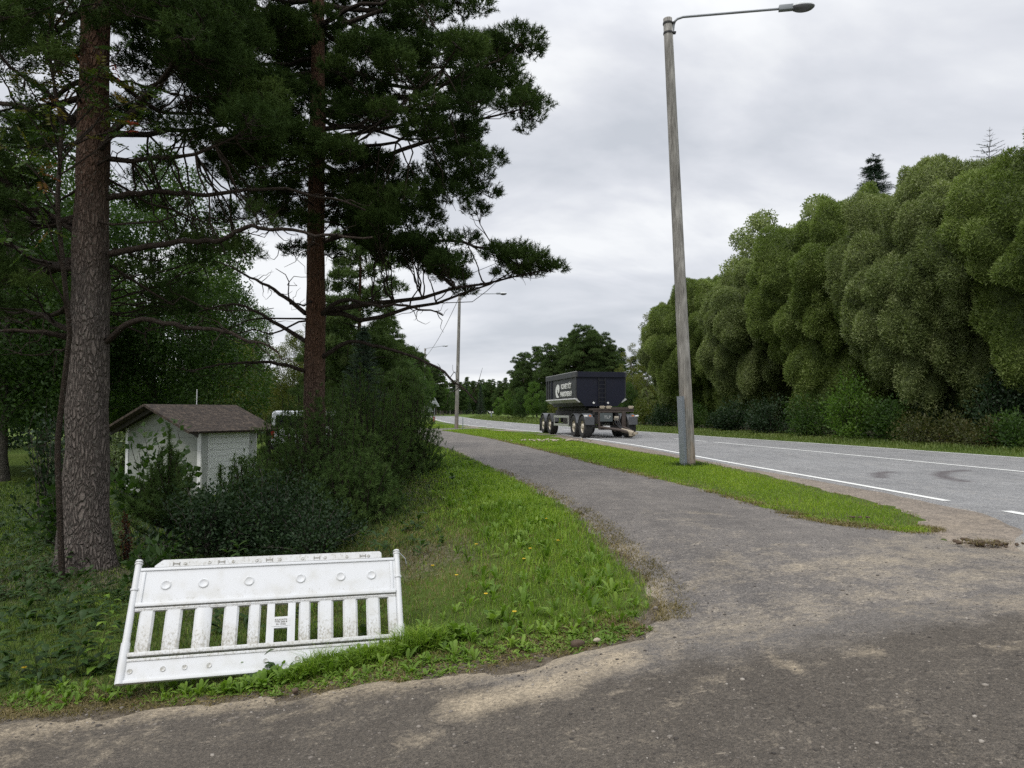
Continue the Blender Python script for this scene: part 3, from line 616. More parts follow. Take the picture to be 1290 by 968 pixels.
# ---- a full pine described by clumps; everything in local coordinates of the tree base
def build_pine(name, base, h, r0, clumps, r, shoots=60, nn=20, L=0.07, W=0.005, Ls=0.09, dead=10, trunk_n=20, nbranch=26, lean=(0, 0), trunkmat=None, r1=None, zmin=2.2, needle=None, limbmat=None, branch_r=0.035):
    root = empty(name, base)
    V, Fc, tp, tr_ = trunk_arr(h, r0, r1 or r0 * 0.22, r, n=trunk_n, m=60 if trunk_n > 12 else 16, lean=lean, rough=0.16 if trunk_n > 12 else 0)
    put('trunk', mesh_np('trunk', V, Fc, trunkmat or m_bark, smooth=True), root)
    def trunk_at(z): return np.array([np.interp(z, tp[:, 2], tp[:, 0]), np.interp(z, tp[:, 2], tp[:, 1]), z])
    cl = sorted(clumps, key=lambda c: -np.linalg.norm(c[0][:2]) * c[1])
    mains = []; fine = []
    for ci, (c, rad) in enumerate(cl):
        hd = np.linalg.norm(c[:2] - trunk_at(c[2])[:2])
        z0 = np.clip(c[2] - hd * r.uniform(-0.05, 0.45), zmin, h * 0.97)
        src = trunk_at(z0)
        if ci >= nbranch and mains:   # hang on an existing branch
            cand = [m_ for m_ in mains]; dd = [np.linalg.norm(m_[k] - c) + 0.3 * (k < 2) * 5 for m_ in cand for k in range(len(m_))]
            q = int(np.argmin(dd)); mm = cand[q // len(cand[0])]; src = mm[q % len(cand[0])]
            pts = curve_pts(src, c, 0.05, 0.22, 9, r); fine.append((pts, np.linspace(0.016, 0.006, 9)))
        else:
            pts = curve_pts(src, c, r.uniform(-0.06, 0.14), 0.16, 9, r); mains.append(pts)
            rb = branch_r * (0.5 + 0.28 * np.linalg.norm(c - src))
            Vb, Fb = tube_arr(pts, np.linspace(rb, 0.009, 9), 7)
            if nbranch <= 60 and trunk_n > 12: put('branch', mesh_np('branch', Vb, Fb, limbmat or m_limb, smooth=True), root)
            else: fine.append((pts, np.linspace(rb, 0.009, 9)))
        for _ in range(5 if trunk_n > 12 else 2):
            k = r.integers(5, 9); e_ = c + rnd_dirs(1, r)[0] * rad * np.array([1, 1, .6]) * 0.85
            fine.append((curve_pts(pts[k], e_, 0.0, 0.3, 5, r), np.linspace(0.008, 0.003, 5)))
    for _ in range(dead):      # bare dead branches under the crown
        z0 = r.uniform(zmin - 0.6, zmin + 3.2); a_ = r.random() * 2 * np.pi; s = trunk_at(z0); ln = r.uniform(0.8, 2.6)
        e_ = s + np.array([np.cos(a_) * ln, np.sin(a_) * ln, r.uniform(-0.5, 0.35)])
        p = curve_pts(s, e_, 0.08, 0.35, 9, r); fine.append((p, np.linspace(0.02, 0.005, 9)))
        for _ in range(5):
            k = r.integers(3, 9); q = p[k] + rnd_dirs(1, r)[0] * r.uniform(0.25, 0.8); fine.append((curve_pts(p[k], q, 0.05, 0.5, 6, r), np.linspace(0.007, 0.002, 6)))
    if fine:
        V, Fc = tubes(fine, 5 if trunk_n > 12 else 4); put('twigs', mesh_np('twigs', V, Fc, limbmat or m_limb, smooth=True), root)
    pp, dd, tn = [], [], []
    for c, rad in clumps:
        ns = max(8, int(shoots * (rad / 0.45) ** 2)); a_, b_ = clump(np.array(c), rad, ns, r); pp.append(a_); dd.append(b_); tn.append(np.clip(r.normal(0.5, 0.16) + r.normal(size=ns) * 0.13, 0, 0.97))
    V, Fq, t = tufts(np.concatenate(pp), np.concatenate(dd), nn, Ls, L, W, r, np.concatenate(tn))
    put('crown', mesh_np('crown', V, Fq, needle or m_needle, {'rnd': t}), root)
    return root

def px_clumps(poly_px, n, Y0, depth, rpx, r, base, jitter=1.0, explicit=()):
    """crown clumps: outline sampled, each at its own depth -> local coordinates"""
    out_ = []; p = np.array(poly_px, float); x0, y0 = p.min(0); x1, y1 = p.max(0)
    tries = 0
    while len(out_) < n and tries < 20000:
        tries += 1
        x, y = r.uniform(x0, x1), r.uniform(y0, y1); rr = r.uniform(*rpx)
        if inside_sd(p, np.array([x]), np.array([y]))[0] < rr * 0.75: continue
        Y = Y0 + r.uniform(-1, 1) * depth
        out_.append((at(x, y, Y) - base, rr / F * Y))
    for (x, y, rr, dY) in explicit: out_.append((at(x, y, Y0 + dY) - base, rr / F * (Y0 + dY)))
    return out_

# ------------------------------------------------------------------ the two big pines on the left
rA = np.random.default_rng(11)
b1 = np.array([-5.33, 9.0, float(H(-5.33, 9.0)) - 0.03])
cl1 = px_clumps([(-60, -80), (300, -80), (330, 20), (300, 120), (230, 90), (190, 60), (120, 70), (60, 110), (-60, 130)], 46, 9.0, 2.2, (26, 44), rA, b1)
cl1 += px_clumps([(180, 20), (330, 30), (400, 90), (380, 190), (330, 210), (250, 150), (190, 120)], 24, 9.4, 1.5, (24, 38), rA, b1)
cl1 += px_clumps([(-80, 120), (40, 130), (50, 230), (60, 330), (-80, 350)], 12, 9.5, 1.6, (18, 30), rA, b1)
cl1 += px_clumps([(150, 300), (290, 270), (330, 300), (300, 400), (160, 420)], 10, 10.5, 1.0, (18, 28), rA, b1)
cl1 += px_clumps([(120, 0), (330, 0), (335, 230), (270, 250), (220, 200), (130, 240)], 26, 10.2, 1.0, (22, 36), rA, b1)
cl1 += px_clumps([(-90, 0), (90, 0), (85, 200), (60, 420), (-90, 430)], 30, 10.2, 1.6, (20, 34), rA, b1)
cl1 += px_clumps([(150, 180), (345, 170), (345, 330), (140, 400)], 30, 10.0, 1.4, (10, 18), rA, b1)
for _ in range(46):
    a_ = rA.random() * 6.28; z_ = rA.uniform(6.6, 12.5); q = rA.uniform(0.8, 3.6) * (1 - (z_ - 6.6) / 8); cl1.append((np.array([math.cos(a_) * q, math.sin(a_) * q, z_]), rA.uniform(0.35, 0.6)))
pine1 = build_pine('pine_tree', b1, 13.5, 0.27, cl1, rA, shoots=175, nn=26, W=0.009, L=0.07, Ls=0.12, dead=16, nbranch=34, zmin=2.9, trunk_n=28)
tag(pine1, 'mature pine with thick grey-brown trunk just behind the left end of the white plastic barrier', 'tree', 'big pines on the lawn')

rB = np.random.default_rng(12)
b2 = np.array([-3.45, 12.5, float(H(-3.45, 12.5)) - 0.03])
poly2 = [(225, -70), (630, -70), (618, 17), (600, 34), (648, 41), (684, 67), (664, 93), (697, 139), (660, 176), (610, 150), (632, 200), (623, 262), (596, 296), (588, 384), (566, 300), (520, 310), (500, 300), (470, 330), (430, 300), (400, 300), (340, 300), (320, 290), (285, 260), (250, 240), (240, 180), (225, 60)]
cl2 = px_clumps(poly2, 168, 12.5, 2.3, (19, 36), rB, b2, explicit=[
    (630, 325, 22, -.2), (655, 333, 26, -.1), (680, 338, 22, 0), (696, 342, 16, 0), (642, 347, 18, 0), (618, 318, 13, -.1), (668, 345, 20, .2), (650, 318, 18, .2), (672, 325, 17, -.2),
    (585, 372, 13, .1), (578, 350, 13, .2), (584, 330, 14, 0), (590, 305, 16, .2), (605, 12, 18, 0), (668, 68, 16, .1), (650, 58, 16, .1), (684, 136, 13, .1), (672, 152, 14, .1), (660, 166, 10, .1),
    (612, 246, 18, .2), (618, 205, 18, 0), (600, 268, 18, 0), (655, 110, 16, .2), (668, 125, 14, .1), (625, 60, 20, 0), (596, 165, 18, 0), (602, 225, 20, 0),
    (340, 175, 34, -2.2), (375, 185, 34, -2.0), (320, 195, 30, -2.3), (400, 200, 28, -1.8), (300, 190, 24, -2.4), (355, 205, 30, -2.1), (425, 190, 22, -1.9)])
for _ in range(46):
    a_ = rB.random() * 6.28; z_ = rB.uniform(8.0, 14.0); q = rB.uniform(0.8, 4.0) * (1 - (z_ - 8) / 9); cl2.append((np.array([math.cos(a_) * q, math.sin(a_) * q, z_]), rB.uniform(0.4, 0.65)))
cl2 += px_clumps([(330, 250), (420, 260), (520, 290), (560, 380), (470, 350), (420, 340), (330, 330)], 9, 13.6, 0.8, (12, 22), rB, b2)
cl2 += px_clumps([(430, 285), (600, 285), (592, 350), (585, 392), (560, 385), (535, 345), (470, 335)], 20, 12.5, 1.4, (13, 24), rB, b2)
pine2 = build_pine('pine_tree', b2, 15.0, 0.205, cl2, rB, shoots=215, nn=26, W=0.011, L=0.075, Ls=0.12, dead=14, nbranch=34, zmin=3.6, trunk_n=24, trunkmat=m_bark_red)
tag(pine2, 'tall pine with reddish trunk, its lowest leafy branch reaching right towards the street lamps', 'tree', 'big pines on the lawn')
# long bare branches seen against the sky
for tree, base, Y, ls in ((pine1, b1, 9.0, [[(135, 430, 0), (170, 405, -.3), (240, 410, -.5), (300, 425, -.8), (350, 440, -1.0)], [(130, 250, 0), (180, 245, .1), (260, 243, .1), (370, 240, .2), (460, 262, .3)], [(138, 320, 0), (210, 310, -.2), (280, 300, -.4), (320, 286, -.6), (400, 295, -.9), (470, 300, -1)], [(85, 425, 0), (40, 420, -.3), (-30, 418, -.6)], [(105, 300, 0), (60, 270, .3), (20, 260, .6), (-40, 230, 1.)], [(125, 180, 0), (160, 150, -.4), (210, 90, -.9), (250, 30, -1.2)], [(95, 160, 0), (60, 120, -.3), (20, 90, -.5), (-30, 40, -.8)]]),
                          (pine2, b2, 12.5, [[(405, 305, 0), (450, 296, -.2), (540, 302, -.3), (590, 308, -.3), (625, 318, -.2), (655, 335, -.1)], [(400, 400, 0), (430, 380, -.4), (480, 384, -.8), (520, 388, -1), (558, 395, -1.1)], [(398, 455, 0), (440, 432, -.3), (500, 440, -.6), (560, 470, -.9), (600, 505, -1.1)], [(385, 395, 0), (350, 370, .3), (310, 345, .5), (270, 330, .8)], [(385, 430, 0), (340, 405, .2), (300, 380, .3), (250, 395, .5)], [(392, 470, 0), (350, 460, -.3), (300, 455, -.6), (240, 470, -1)]])):
    for l in ls:
        pts = np.array([at(x, y, Y + d_) - base for x, y, d_ in l])
        pts[0] = pts[0] * np.array([1, 1, 1]); q = poly_resample(pts[:, :2], 0.12); t_ = np.linspace(0, len(pts) - 1, len(q)); zz = np.interp(t_, np.arange(len(pts)), pts[:, 2])
        pp_ = np.c_[q, zz + fbm(t_, t_ * 0, 0.4) * 0.12]
        lst = [(pp_, np.linspace(0.042, 0.012, len(pp_)))]
        for _ in range(16):
            k = rB.integers(len(pp_) // 4, len(pp_)); e_ = pp_[k] + rnd_dirs(1, rB)[0] * rB.uniform(0.2, 0.7) * np.array([1, 1, .7]); lst.append((curve_pts(pp_[k], e_, 0.05, 0.4, 6, rB), np.linspace(0.008, 0.002, 6)))
        V, Fc = tubes(lst, 6); put('branch', mesh_np('branch', V, Fc, m_limb, smooth=True), tree)

# ------------------------------------------------------------------ archetypes for middle and far trees
def leafy_arch(name, h, cr, nl, leaf, mat, r, trunk_r=0.12, bark=None, crown_lo=0.25, lobes=26, squash=1.0, n_br=16, airy=0.35):
    """broadleaf tree: trunk, limbs, leaves in clumps through the crown volume"""
    root = empty(name)
    V, Fc, tp, _ = trunk_arr(h * 0.8, trunk_r, trunk_r * 0.3, r, n=10, m=12, wob=0.4)
    lst = []; cs = []
    for k in range(lobes):
        z = h * (crown_lo + (1 - crown_lo) * ((k + 0.5) / lobes)); f = (z / h - crown_lo) / (1 - crown_lo)
        q = cr * math.sqrt(max(0.02, math.sin(math.pi * min(1, 0.12 + 0.86 * f)))) * r.uniform(0.3, 0.95) * squash; a_ = k * 2.4 + r.random()
        lr = cr * r.uniform(0.28, 0.48) * (1.1 - 0.5 * f)
        cs.append((np.array([math.cos(a_) * q, math.sin(a_) * q, z - lr * 0.3]), lr))
    for k in range(min(n_br, lobes)):
        c, lr = cs[k * lobes // n_br if lobes >= n_br else k]; z0 = max(h * 0.12, c[2] * 0.7 - 0.3)
        s = np.array([np.interp(z0, tp[:, 2], tp[:, 0]), np.interp(z0, tp[:, 2], tp[:, 1]), z0]); lst.append((curve_pts(s, c, 0.0, 0.2, 6, r), np.linspace(trunk_r * 0.35, 0.01, 6)))
    put('trunk', mesh_np('trunk', V, Fc, bark or m_greybark, smooth=True), root)
    Vb, Fb = tubes(lst, 5); put('limbs', mesh_np('limbs', Vb, Fb, bark or m_greybark, smooth=True), root)
    tot = sum(c[1] ** 2 for c in cs); ps, ds, ts = [], [], []
    for c, lr in cs:
        n = int(nl * lr * lr / tot); d = rnd_dirs(n, r); q = (airy + (1 - airy) * r.random(n) ** 0.5)[:, None]
        q = q * (1 + 0.35 * (vnoise(d[:, 0] * 3 + c[0], d[:, 1] * 3 + d[:, 2] * 2, 1.0)[:, None] - 0.5))
        ps.append(c + d * q * lr * np.array([1, 1, 0.85])); ds.append(unit(d * 0.5 + rnd_dirs(n, r) + np.array([0, 0, -0.15]))); ts.append(np.clip(r.normal(0.45, 0.13) + r.normal(size=n) * 0.17, 0, 1))
    ps = np.concatenate(ps); ds = np.concatenate(ds); ts = np.concatenate(ts)
    V, Fq = leaf_quads(ps, ds, leaf * (0.7 + 0.6 * r.random(len(ps))), leaf * 0.55, r)
    put('crown', mesh_np('crown', V, Fq, mat, {'rnd': np.repeat(ts, 4)}), root)
    return root
def pine_arch(name, h, cr, r, lo=0.3, n=64, shoots=34, nn=10, needle=None, L=0.24, W=0.042, trunk_r=0.16, conic=0.6, Ls=0.22):
    cl = []
    for k in range(n):
        f = (k + 0.5) / n; z = h * (lo + (1 - lo) * f); q = cr * (1 - f ** 1.6 * conic) * math.sqrt(r.uniform(0.05, 1)) * (0.55 if f > 0.9 else 1); a_ = k * 2.4 + r.random() * 0.8
        cl.append((np.array([math.cos(a_) * q, math.sin(a_) * q, z]), cr * r.uniform(0.2, 0.34) * (1.1 - 0.45 * f)))
    return build_pine(name, (0, 0, 0), h * 0.99, trunk_r, cl, r, shoots=shoots * 1.5, nn=nn, L=L, W=W, Ls=Ls, dead=3, trunk_n=10, nbranch=n // 2, zmin=h * lo * 0.8, needle=needle or m_needle_far)
def spruce_arch(name, h, cr, r, tiers=58, per=9, nn=40, mat=None, L=0.13, W=0.02, trunk_r=0.14):
    root = empty(name); V, Fc, tp, _ = trunk_arr(h * 0.99, trunk_r, 0.012, r, n=8, m=10)
    put('trunk', mesh_np('trunk', V, Fc, m_greybark, smooth=True), root)
    ps, ds, ts, lst = [], [], [], []
    for k in range(tiers):
        f = k / (tiers - 1); z = h * (0.06 + 0.92 * f); ln = cr * (1 - f) ** 0.85 + 0.12
        for j_ in range(per):
            a_ = j_ * 2 * math.pi / per + k * 0.9 + r.normal() * 0.15; l_ = ln * r.uniform(0.75, 1.1)
            s = np.linspace(0.05, 1, int(nn * (0.3 + 0.7 * l_ / cr)))
            dirv = np.array([math.cos(a_), math.sin(a_), 0]); sd_ = np.array([-math.sin(a_), math.cos(a_), 0])
            c = dirv * s[:, None] * l_; c[:, 2] = z + r.normal() * 0.12 - 0.28 * l_ * np.sin(s * 2.4) + 0.10 * l_ * s
            lat = r.normal(size=len(s)) * 0.16 * l_ * (1.15 - s); c = c + sd_ * lat[:, None]; c[:, 2] += r.normal(size=len(s)) * 0.03 - np.abs(lat) * 0.3
            ps.append(c); ds.append(unit(dirv + sd_ * np.sign(lat)[:, None] * 0.8 + r.normal(size=(len(s), 3)) * 0.35)); ts.append(np.clip(0.2 + 0.6 * r.random() + 0.2 * r.random(len(s)), 0, 1))
            lst.append((np.array([[0, 0, z], *(dirv * l_ * 0.5 + [0, 0, z - 0.2 * l_],), *(dirv * l_ * 0.95 + [0, 0, z - 0.12 * l_],)]), np.array([0.02, 0.012, 0.004])))
    Vb, Fb = tubes(lst, 4); put('limbs', mesh_np('limbs', Vb, Fb, m_greybark, smooth=True), root)
    V, Fq, t = tufts(np.concatenate(ps), np.concatenate(ds), 8, 0.18, L, W, r, np.concatenate(ts), spread=0.6)
    put('crown', mesh_np('crown', V, Fq, mat or m_spruce, {'rnd': t}), root)
    return root
def place(arch, x, y, s=1.0, rz=0.0, label=None, cat='tree', group=None, name=None, first=set(), zoff=0.0, sz=None):
    if arch.name in first: o = copy_tree(arch)
    else: o = arch; first.add(arch.name)
    if name: pass
    o.location = (x, y, float(H(x, y)) + zoff - 0.03); o.rotation_euler = (0, 0, rz); o.scale = (s, s, sz or s)
    tag(o, label, cat, group); return o

rT = np.random.default_rng(21)
# ---- willows across the road
def willow_arch(name, h, cr, r, mat, nleaf=330000):
    """billowing willow: one crown surface of merged rounded masses with deep creases, clad in small leaves"""
    root = empty(name)
    V, Fc, tp, _ = trunk_arr(h * 0.45, 0.24, 0.13, r, n=12, m=10, wob=0.3); put('trunk', mesh_np('trunk', V, Fc, m_greybark, smooth=True), root)
    bm = bmesh.new(); bmesh.ops.create_icosphere(bm, subdivisions=6, radius=1.0)
    D = np.array([v.co[:] for v in bm.verts]); T_ = np.array([[v.index for v in f.verts] for f in bm.faces]); bm.free(); D = unit(D)
    st = np.array([1, 1, 0.9])
    def seeds(n): 
        k = np.arange(n); z = 1 - 2 * (k + .5) / n; a_ = 2 * np.pi * k / ((1 + 5 ** .5) / 2); p = np.stack([np.sqrt(1 - z * z) * np.cos(a_), np.sqrt(1 - z * z) * np.sin(a_), z], 1)
        return unit(p + r.normal(size=p.shape) * 0.85 / math.sqrt(n))
    def billow(D, n, w, amp):
        S = seeds(n); ww = w * r.uniform(0.75, 1.3, n); am = r.uniform(*amp, n); best = np.full(len(D), -0.6); bi = np.zeros(len(D), int)
        for k in range(n):
            d2 = (((D - S[k]) * st) ** 2).sum(1) / ww[k] ** 2; v = am[k] - d2
            m_ = v > best; best[m_] = v[m_]; bi[m_] = k
        return best, bi, S
    B1, i1, S1 = billow(D, 42, 0.36, (0.35, 1.2)); B2, i2, _ = billow(D, 230, 0.155, (0.35, 1.2)); B3, i3, _ = billow(D, 900, 0.078, (0.6, 1.1))
    hol = (np.abs(S1[:, 2] + 0.15) < 0.35) & (r.random(len(S1)) < 0.28); B1 = B1 - 0.7 * hol[i1] * np.clip(B1 + 0.3, 0, 1)
    disp = 0.205 * B1 + 0.150 * B2 + 0.050 * B3 - 0.27
    zz = D[:, 2]; hor = np.where(zz < 0, 1 - 0.42 * np.abs(zz) ** 1.1, 1.0); blunt = (np.abs(D) ** 2.6).sum(1) ** (-1 / 2.6)   # slightly squarer than an ellipsoid
    def pos(f):
        q = blunt * (1 + disp) * f
        droop = 0.95 * np.clip(B2 + 0.1, 0, 2) * np.clip(1.1 - zz, 0, 1) + 0.5 * np.clip(B1, 0, 2)     # masses overhang downwards
        return np.stack([D[:, 0] * cr * q * hor, D[:, 1] * cr * q * hor, np.maximum(h * 0.53 + D[:, 2] * q * np.where(zz > 0, h * 0.47, h * 0.50) - droop * 0.30, 0.15)], 1)
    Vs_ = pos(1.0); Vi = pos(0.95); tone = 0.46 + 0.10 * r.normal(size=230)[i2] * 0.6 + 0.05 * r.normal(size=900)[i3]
    put('shade_core', mesh_np('shade_core', Vi, T_, mat, {'rnd': np.clip(tone - 0.3, 0, 1)}), root)  # solid core added to stop light, its tone lowered as crevice shade
    a_, b_, c_ = (Vs_[T_[:, k]] for k in range(3)); nr_ = np.cross(b_ - a_, c_ - a_); ar = np.linalg.norm(nr_, axis=1) / 2; nr_ = unit(nr_)
    ok = (a_[:, 2] > 0.5); pr = ar * ok * (0.35 + 0.65 * (a_[:, 2] > h * 0.2)) * (0.25 + 0.75 * (B2[T_[:, 0]] > -0.15)); k = r.choice(len(T_), nleaf, p=pr / pr.sum()); u1, u2 = r.random(nleaf), r.random(nleaf); fl_ = u1 + u2 > 1; u1[fl_], u2[fl_] = 1 - u1[fl_], 1 - u2[fl_]
    ps = a_[k] + (b_ - a_)[k] * u1[:, None] + (c_ - a_)[k] * u2[:, None]; nn_ = nr_[k]
    ps = ps + nn_ * (r.uniform(-0.16, 0.05, nleaf) + 0.05 * (vnoise(ps[:, 0] * 7, ps[:, 2] * 7 + ps[:, 1] * 5, 1.0) - .5))[:, None]
    ds = unit(nn_ * 0.55 + np.array([0, 0, 0.30]) + rnd_dirs(nleaf, r) * 0.75)
    ts = np.clip(tone[T_[k, 0]] + r.normal(size=nleaf) * 0.17, 0, 1)
    V, Fq = leaf_quads(ps, ds, 0.13 * (0.6 + 0.7 * r.random(nleaf)), 0.034, r)
    put('crown', mesh_np('crown', V, Fq, mat, {'rnd': np.repeat(ts, 4)}), root)
    lst = []
    for _ in range(30):
        q = r.integers(len(D)); e_ = Vi[q] * np.array([0.9, 0.9, 1]); z0 = r.uniform(0.12, 0.4) * h; lst.append((curve_pts((0, 0, z0), e_, -0.05, 0.2, 8, r), np.linspace(0.08, 0.02, 8)))
    Vb, Fb = tubes(lst, 6); put('limbs', mesh_np('limbs', Vb, Fb, m_greybark, smooth=True), root)
    return root
wA = willow_arch('willow_tree', 11.4, 4.7, np.random.default_rng(31), m_willow)
wB = willow_arch('willow_tree', 11.4, 4.4, np.random.default_rng(32), m_willow2)
WG = 'rounded willows lining the far side of the road'
for arch, x, y, s, rz, sz, lab in [
    (wA, 21.3, 24.5, 1.05, 0.4, 1.09, 'large rounded willow filling the right edge of the photo, tallest of the willow row'),
    (wB, 19.2, 31.0, 1.04, 2.0, 1.09, 'second rounded willow from the right edge, left of the tallest one'),
    (wA, 18.6, 38.5, 1.08, 3.4, 1.11, 'rounded willow with a dark hollow of bare limbs, just left of the spruce top'),
    (wB, 16.9, 46.5, 1.02, 4.4, 1.05, 'pale rounded willow midway along the row, right of the lamp pole'),
    (wA, 15.6, 54.5, 0.98, 5.3, 1.02, 'rounded willow directly behind the near lamp pole'),
    (wB, 15.2, 62.5, 0.80, 0.8, 1.02, 'smallest rounded willow at the left end of the row, left of the near lamp pole')]:
    place(arch, x, y, s, rz, lab, 'tree', WG, sz=sz)
# trees showing above the willow row
BACK = [(26, 34), (25.5, 42), (24, 50), (22.5, 58), (21, 66), (29, 28), (33, 22), (31, 36), (30, 45), (18.5, 74)]
sprA = spruce_arch('spruce_tree', 16, 3.0, np.random.default_rng(41))
p_ = at(1100, 197, 50); place(sprA, p_[0], p_[1], 1.45 * (p_[2] - 0.35) / 15.9, 0, 'dark pointed spruce top rising above the willow row', 'tree', sz=(p_[2] - 0.35) / 15.9)
leafA = leafy_arch('deciduous_tree', 12, 4.0, 60000, 0.13, m_leaf, np.random.default_rng(51))
leafB = leafy_arch('deciduous_tree', 12, 3.0, 36000, 0.13, m_leaf_bright, np.random.default_rng(52), lobes=30)
leafC = leafy_arch('deciduous_tree', 12, 3.4, 40000, 0.13, m_leaf_yellow, np.random.default_rng(53), lobes=30)
leafG = leafy_arch('deciduous_tree', 12, 3.2, 46000, 0.14, m_willow2, np.random.default_rng(54), lobes=22, airy=0.2)
birch = leafy_arch('birch_tree', 12, 1.8, 9000, 0.13, m_leaf_yellow, np.random.default_rng(55), bark=m_birchbark, lobes=26, airy=0.1, trunk_r=0.1)
for k, (x_, y_) in enumerate(BACK): place(leafA, x_, y_, 0.62, k * 1.3, 'dark leafy tree in the thicket behind the willow row', 'tree', 'thicket behind the willows', sz=0.58)
p_ = at(955, 262, 66); place(leafG, p_[0], 66, (p_[2] - 0.35) / 12.2, 0, 'grey-green airy tree showing above the middle of the willow row', 'tree')
p_ = at(1040, 243, 60); place(leafG, p_[0], 60, (p_[2] - 0.35) / 12.2, 2, 'small airy tree top just left of the spruce above the willows', 'tree')
p_ = at(818, 392, 72); place(birch, p_[0], 72, (p_[2] - 0.35) / 12.3, 0, 'slender thin birch at the left end of the willow row', 'tree', sz=(p_[2] - 0.35) / 12.3)
p_ = at(795, 430, 84); place(birch, p_[0], 84, (p_[2] - 0.35) / 12.3, 2, 'yellowish birch behind the trailer, left of the slender thin birch', 'tree')
# bare topped young spruce tip at the far right
r_ = np.random.default_rng(5); root = empty('spruce_sapling', (26.5, 40, 0.3))
top = at(1247, 160, 40); hh = top[2] - 0.3; dx_ = top[0] - 26.5
lst = [(np.array([[dx_ * t, 0, hh * t] for t in np.linspace(0, 1, 8)]), np.linspace(0.09, 0.008, 8))]
for k in range(9):
    z = hh - 0.25 - 0.3 * k
    for j_ in range(5):
        a_ = j_ * 1.26 + k; l_ = 0.16 + 0.13 * k; lst.append((np.array([[dx_ * z / hh, 0, z], [dx_ * z / hh + math.cos(a_) * l_, math.sin(a_) * l_, z + 0.2 * l_ + 0.05]]), np.array([0.012, 0.005])))
V, Fc = tubes(lst, 5); put('trunk', mesh_np('trunk', V, Fc, m_greybark), root)
V, Fq, t = tufts(np.concatenate([np.linspace(l[0][0], l[0][-1], 9) for l in lst[16:]]), np.repeat(unit(np.array([l[0][-1] - l[0][0] for l in lst[16:]])), 9, 0), 6, 0.1, 0.09, 0.02, r_, spread=0.6)
put('crown', mesh_np('crown', V, Fq, m_spruce, {'rnd': t}), root)
tag(root, 'thin sparse spruce tip poking above the willows near the right edge', 'tree')

# ---- forest behind the trailer and far along the road
pA = pine_arch('pine_tree', 13, 2.6, np.random.default_rng(61), lo=0.22)
pB = pine_arch('pine_tree', 13, 2.2, np.random.default_rng(62), lo=0.12, conic=0.75)
pC = pine_arch('pine_tree', 13, 3.0, np.random.default_rng(63), lo=0.35, conic=0.45)
G1 = 'pines in the wood behind the trailer'; G2 = 'far trees along the road bend'; G3 = 'garden and forest trees behind the shed'
wood = [(660, 446, 96, pC), (676, 438, 100, pA), (692, 436, 94, pC), (708, 432, 98, pB), (722, 420, 92, pA), (735, 412, 90, pC), (747, 418, 95, pA), (757, 422, 91, pC), (770, 436, 90, pA), (783, 440, 96, pB), (655, 456, 108, pA), (700, 446, 108, pC), (730, 436, 110, pB), (765, 440, 108, pC), (798, 450, 100, pB), (810, 455, 96, pA), (715, 428, 104, pC), (743, 430, 104, pA)]
for k, (px, py, Y, ar) in enumerate(wood):
    p_ = at(px, py, Y); place(ar, p_[0], Y, (p_[2] - 0.35) / 13.0, k * 1.7, 'dark pine in the dense wood behind the parked trailer', 'tree', G1)
for k, (px, py, Y, ar) in enumerate([(640, 490, 100, leafB), (656, 487, 92, leafA), (672, 480, 86, leafB), (690, 488, 84, leafA), (700, 492, 80, leafC), (780, 462, 82, leafC), (800, 470, 76, leafC), (790, 480, 70, leafA), (812, 488, 70, leafG), (770, 486, 80, leafA), (735, 486, 86, leafA), (712, 484, 88, leafA), (750, 480, 84, leafA), (628, 500, 118, leafB), (645, 498, 110, leafC), (760, 455, 94, leafA)]):
    p_ = at(px, py, Y); s = (p_[2] - 0.35) / 12.2; place(ar, p_[0], Y, s, k * 2.1, 'leafy tree or tall shrub along the front of the wood behind the trailer', 'tree', 'leafy trees in front of the pine wood', sz=s)
rF = np.random.default_rng(71)
for k in range(78):
    px = 470 + 210 * (k / 78) + rF.normal() * 2; Y = rF.uniform(300, 380); sky_y = np.interp(px, [470, 520, 560, 600, 640, 690], [455, 478, 482, 484, 484, 484]) + rF.normal() * 3.0
    p_ = at(px, sky_y, Y); ar = [pA, pB, pC, sprA, leafA, pB][k % 6]; hh = (p_[2] - 0.35) / (15.9 if ar is sprA else 12.8)
    place(ar, p_[0], Y, hh * 0.8 if ar is leafA else hh, k, 'distant forest tree at the bend where the road turns left', 'tree', G2, sz=hh)
for k in range(34):    # left side of the road, nearer
    t_ = k / 33; px = 452 + 108 * t_ + rF.normal() * 3; Y = 110 + 160 * t_ + rF.uniform(-10, 20); sky_y = np.interp(px, [440, 500, 530, 545, 560], [430, 440, 452, 462, 480]) + rF.normal() * 5
    p_ = at(px, sky_y, Y); ar = [pA, leafB, pB, leafA, pC][k % 5]; hh = (p_[2] - 0.2) / 12.8
    place(ar, p_[0], Y, hh, k, 'tree in the wood left of the road beyond the row of lamp poles', 'tree', 'wood left of the road', sz=hh)

